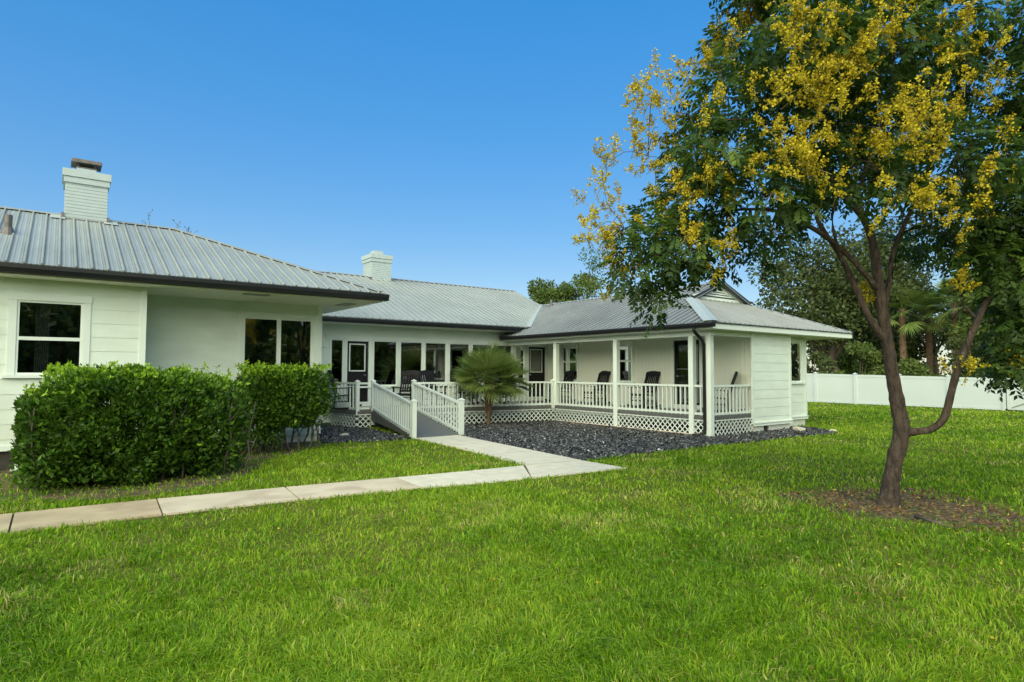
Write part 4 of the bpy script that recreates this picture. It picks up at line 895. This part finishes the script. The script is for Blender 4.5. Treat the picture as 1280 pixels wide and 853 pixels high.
bgtree('oak_tree','far dark oak behind the pair of cabbage palms',(58,19.5),3.5,.25,((58,20,6.0),(4.5,5.5,4.2)),9000,.32,BG1,G)
bgtree('broadleaf_tree','olive green broadleaf tree behind the right limb of the flowering tree',(47.5,12.2),2.5,.2,((47.5,11.6,6.4),(4.2,3.8,5.4)),14000,.28,BG2,G)
bgtree('broadleaf_tree','dense green tree behind the gate at the right border',(46,8.6),2.5,.2,((46,8.0,6.2),(4,3.6,5.4)),13000,.28,BG2,G)
for (x,y,h,lab) in [(46.5,17.5,6.0,'cabbage palm nearest the trunk of the flowering tree, with a dark thin stem'),(46.9,14.55,6.2,'cabbage palm with orange stem, seen between trunk and right limb of flowering tree'),(50.5,17.3,6.0,'cabbage palm set back behind the other two')]:
    palm('cabbage_palm',lab,(x,y,0),h,34,1.0,1.15,.22,.19,group='cabbage palms beyond the fence',nseg=20,segw=.075,lo=-.75)
bgtree('oak_tree','farthest dark oak closing the view between the oak trunks',(62,28),3,.25,((62,28,4.8),(4.5,6.0,4.6)),9000,.36,BG1,G)
bgtree('broadleaf_tree','far green broadleaf tree low behind the cabbage palms',(60,14.5),2.5,.22,((60,14.5,5.6),(4.5,5.5,5.4)),11000,.36,BG2,G)
bgtree('broadleaf_tree','far olive broadleaf tree left of the cabbage palms, low behind the oak trunks',(57,23.5),2.5,.22,((57,23.5,3.6),(3.5,4.0,3.5)),8000,.34,BG2,G)
sh=[(39.5,24.0,1.5),(40,22.4,1.6),(41,20.8,1.9),(40,19.4,1.4),(42,18.3,1.9),(43,16.6,1.2),(42,15.6,1.3),(41.5,13.8,1.3),(42,12.3,2.1),(41,11.0,1.9),(42,9.6,2.2),(41,8.0,2.2)]
labs=['pale','yellow green','low','leafy','bright','darker','rounded','spreading','thick','tangled','upright','full']
for i,(x,y,h) in enumerate(sh):
    bgtree('understory_shrub','%s shrub showing above the fence top, %s in the row from the house'%(labs[i],['first','second','third','fourth','fifth','sixth','seventh','eighth','ninth','tenth','eleventh','last'][i]),(x,y),h*.4,.05,((x,y,h*(.62 if i%2 else 1)),(1.3,1.5,h*.95*(.62 if i%2 else 1))),2600,.22,BG2 if i%3!=2 else BG1,'shrubs beyond the fence',10,cat='shrub')
bgtree('round_tree','round green treetop above the valley of the roofs',(29.2,34.1),4.5,.2,((29.2,34.1,6.8),(1.8,1.8,1.9)),8500,.20,BG2,'treetops behind the house',20)
bgtree('slender_tree','sparse tall treetop just right of the round green one',(31.3,32.5),4,.12,((31.3,32.5,7.6),(1.5,1.5,3.1)),4600,.17,BG2,'treetops behind the house',22,dens=.1)
tw=empty('bare_tree','few thin twigs rising behind the left roof ridge','tree','treetops behind the house',loc=(3.6,29.4,0)); m=MB()
m.tube([(3.6,29.4,-.1,.12),(3.6,29.4,3,.09),(3.6,29.4,5,.05)],6); TP=[]
for (x,y,z) in [(3.06,29.84,8.35),(4.08,29.1,7.85),(4.45,28.85,7.7),(4.55,28.78,7.6)]:
    m.tube(smooth_path([(3.6,29.4,4.5,.04),((3.6+x)/2,(29.4+y)/2,6.2,.025),(x,y,z,.006)]),5)
    for _ in range(7):
        t=random.uniform(-1.0,.0); q=(x+random.uniform(-.2,.2),y+random.uniform(-.2,.2),z+t+.2); m.tube([(x,y,z+t,.008),(*q,.004)],4); TP.append(q)
m.build('trunk',BARKG,tw)
TP=np.repeat(np.array(TP),3,axis=0); quadmesh('leaves',leaves(TP,rng.normal(size=TP.shape),.07,.04),BG1,rng.random(len(TP)),tw)
# far wood behind the camera, seen only as reflections in the window glass
Vs=[];Ts=[]
for i in range(69):
    a=R(165+i*2.75); dd=random.uniform(24,36); c=np.array([dd*math.cos(a)+6,dd*math.sin(a)+2,random.uniform(2.6,3.6)]); n=1900; o,d=inball(n,.2); P=c+o*np.array([4.2,4.2,c[2]]); l=.55*(.6+.8*rng.random(n)); Vs.append(leaves(P,nrm(rng.normal(size=(n,3))),l,l*.6)); Ts.append(.15+.5*rng.random(n))
tag(quadmesh('far_wood',np.concatenate(Vs),BG2,np.concatenate(Ts)),kind='stuff')

# ================================================================ GRASS, STONES, LITTER
GRASS=leafmat('grass_blade',[(.044,.105,.003),(.105,.240,.005),(.195,.385,.009),(.37,.51,.03),(.50,.44,.18)],.35,.5)
def vnoise(x,y,s,seed):
    x=x/s+seed*17.3; y=y/s+seed*9.1; xi=np.floor(x);yi=np.floor(y); fx=x-xi;fy=y-yi; fx=fx*fx*(3-2*fx);fy=fy*fy*(3-2*fy)
    h=lambda a,b:(np.sin(a*127.1+b*311.7+seed*53)*43758.5453)%1
    return (h(xi,yi)*(1-fx)+h(xi+1,yi)*fx)*(1-fy)+(h(xi,yi+1)*(1-fx)+h(xi+1,yi+1)*fx)*fy
N=520000
ang=YAW+(rng.random(N)-.5)*R(96); rad=2.3*(40/2.3)**rng.random(N); P=np.stack([rad*np.cos(ang),rad*np.sin(ang)],1)
PJ=P+rng.normal(size=P.shape)*.03; keep=~(inpoly(PJ,PATH)|inpoly(PJ,GRAV)|inpoly(P,GRAVL)|inpoly(P,HOUSEP)); keep&=P[:,0]<33.2
dirt=inpoly(P,DIRTP); keep&=~(dirt&(rng.random(N)<.72))
edge=(((P[:,0]-MC[0])/1.15)**2+((P[:,1]-MC[1])/1.35)**2)**.5+.55*(vnoise(P[:,0],P[:,1],.4,41)-.5)+.3*(vnoise(P[:,0],P[:,1],.12,42)-.5); keep&=rng.random(N)>np.clip(1.9-1.45*edge,0,.96)
pat=vnoise(P[:,0],P[:,1],1.7,1)*.5+vnoise(P[:,0],P[:,1],.55,2)*.3+vnoise(P[:,0],P[:,1],.17,3)*.2
keep&=rng.random(N)<np.clip(-.05+1.75*pat,.12,1)
P=P[keep];rad=rad[keep];pat=pat[keep];n=len(P)
tuft=vnoise(P[:,0],P[:,1],.12,5)
h=(.026+.040*rng.random(n)+.035*tuft**2)*(.65+.7*pat); long_=rng.random(n)<.02; h[long_]*=1.6
w=np.where(rng.random(len(P))<.05,2.4,1)*.0058*np.maximum(1,rad/4.2)**.85*(.7+.6*rng.random(n)); h*=1+.012*rad
az=vnoise(P[:,0],P[:,1],.35,21)*12.6+rng.normal(size=n)*1.1; lean=(.25+1.05*rng.random(n)); dx=np.cos(az);dy=np.sin(az); fa=rng.random(n)*np.pi
px=np.cos(fa)*w*.5;py=np.sin(fa)*w*.5; V=np.zeros((n,6,3))
# two quads-worth of verts as one 6-gon would bend; use two faces: base quad and tip quad
b=np.stack([P[:,0],P[:,1],np.full(n,-.004)],1); mid=b+np.stack([dx*h*lean*.28,dy*h*lean*.28,h*.62],1); tip=b+np.stack([dx*h*lean,dy*h*lean,h*(1.02-.35*lean)],1)
s=np.stack([px,py,np.zeros(n)],1)
Q=np.concatenate([np.stack([b-s,b+s,mid+s*.8,mid-s*.8],1),np.stack([mid-s*.8,mid+s*.8,tip+s*.12,tip-s*.12],1)],0)
macro=vnoise(P[:,0],P[:,1],2.6,7)
m2=vnoise(P[:,0],P[:,1],.45,31); m3=vnoise(P[:,0],P[:,1],5.0,33); t=np.clip(-.24+.58*rng.random(n)+.32*macro+.26*m2+.22*m3,0,.78); dry=rng.random(n)<(.03+.34*np.clip(vnoise(P[:,0],P[:,1],.7,8)*4-2.8,0,1)); t[dry]=.85+.15*rng.random(dry.sum())
go=quadmesh('grass',Q.reshape(-1,3),GRASS,np.concatenate([t,t])); tag(go,kind='stuff')
# slate chips
def scatter(poly,n):
    A=np.array(poly); lo_,hi_=A.min(0),A.max(0); out=[]
    while sum(map(len,out))<n:
        q=lo_+(hi_-lo_)*rng.random((n,2)); out.append(q[inpoly(q,poly)])
    return np.concatenate(out)[:n]
def chips(P,smin,smax,z=.012):
    n=len(P); s=smin+(smax-smin)*rng.random(n)**2; rot=rng.random(n)*6.283; tl=rng.normal(size=(n,2))*.45
    c=np.array([[1,0],[.3,.8],[-.6,.7],[-1,-.1],[-.4,-.8],[.6,-.7]]); k=len(c)
    V=np.zeros((n,k,3)); j=1+.3*rng.normal(size=(n,k))
    for i,(a,b_) in enumerate(c):
        x=(a*np.cos(rot)-b_*.7*np.sin(rot))*s*j[:,i]; y=(a*np.sin(rot)+b_*.7*np.cos(rot))*s*j[:,i]
        V[:,i]=np.stack([P[:,0]+x,P[:,1]+y,z+.35*s+ x*tl[:,0]+y*tl[:,1]+.01*rng.random(n)],1)
    top=np.stack([P[:,0],P[:,1],z+.75*s+.012*rng.random(n)],1)
    Q=[]
    for i in range(k): Q.append(np.stack([V[:,i],V[:,(i+1)%k],top],1))
    bot=V.copy(); bot[:,:,2]=z-.01
    return np.concatenate(Q,0).reshape(-1,3),k
PP=np.concatenate([scatter(GRAV,60000),scatter(GRAVL,12500)]); Q,k=chips(PP,.016,.044)
tt=np.clip(rng.beta(1.2,2.5,size=len(PP)),0,.76); wv=rng.random(len(PP))<.007; tt[wv]=1
o=quadmesh('slate_gravel',Q,STONE,np.tile(tt,k),nv=3); tag(o,kind='stuff')
# leaf litter on bare soil
LIT=leafmat('dead_leaf',[(.07,.04,.02),(.16,.09,.04),(.26,.17,.08),(.10,.13,.03)],.1,.8)
q=np.concatenate([scatter(MULP,3800),scatter([(p[0],p[1]) for p in DIRTP],2600)]); n=len(q)
C=np.stack([q[:,0],q[:,1],.012+.012*rng.random(n)],1); d=rng.normal(size=(n,3)); d[:,2]*=.25; l=.02+.045*rng.random(n)
tag(quadmesh('leaf_litter',leaves(C,d,l,l*.35),LIT,rng.random(n)),kind='stuff')
def stone(x,y,s,label,z=.02):
    bm=bmesh.new(); bmesh.ops.create_icosphere(bm,subdivisions=2,radius=1)
    for v in bm.verts:
        f=1+.18*math.sin(v.co.x*4+x)+.15*math.cos(v.co.y*5+y); v.co=Vector((v.co.x*s*f,v.co.y*s*.7*f,v.co.z*s*.45*f))
    me=bpy.data.meshes.new('stone'); bm.to_mesh(me); bm.free(); me.materials.append(ROCK); o=bpy.data.objects.new('stone',me); COL.objects.link(o); o.location=(x,y,z+s*.3); o.rotation_euler=(0,0,x)
    return tag(o,label,'stone','pale stones on the gravel')
stone(16.9,9.05,.17,'largest pale stone on the tip of the black gravel by the white end wall')
stone(17.6,8.45,.09,'small pale stone near the grassy point of the black gravel')
stone(6.0,15.1,.11,'pale stone on the gravel left of the ramp')
FALL=leafmat('fallen_petal',[(.14,.08,.03),(.30,.20,.05),(.50,.42,.04),(.62,.54,.06)],.2,.8)
q=np.concatenate([np.stack([8.3+rng.normal(size=900)*2.0,3.4+rng.normal(size=900)*1.9],1),np.stack([1+10*rng.random(260),1+7*rng.random(260)],1)]); q=q[~(inpoly(q,PATH)|inpoly(q,GRAV)|inpoly(q,HOUSEP))]; n=len(q)
C=np.stack([q[:,0],q[:,1],.03+.03*rng.random(n)],1); d=rng.normal(size=(n,3)); d[:,2]*=.35; l=.012+.030*rng.random(n)**2
tag(quadmesh('fallen_petals',leaves(C,d,l,l*.6),FALL,rng.random(n)),kind='stuff')
# short root or fallen stick by the tree
m=MB(); m.tube([(8.05,2.95,.03,.02),(7.9,2.75,.04,.022),(7.8,2.5,.025,.012)],7); tag(m.build('fallen_stick',BARKG,None,smooth=True),'short brown fallen stick on the bare soil by the flowering tree','stick')
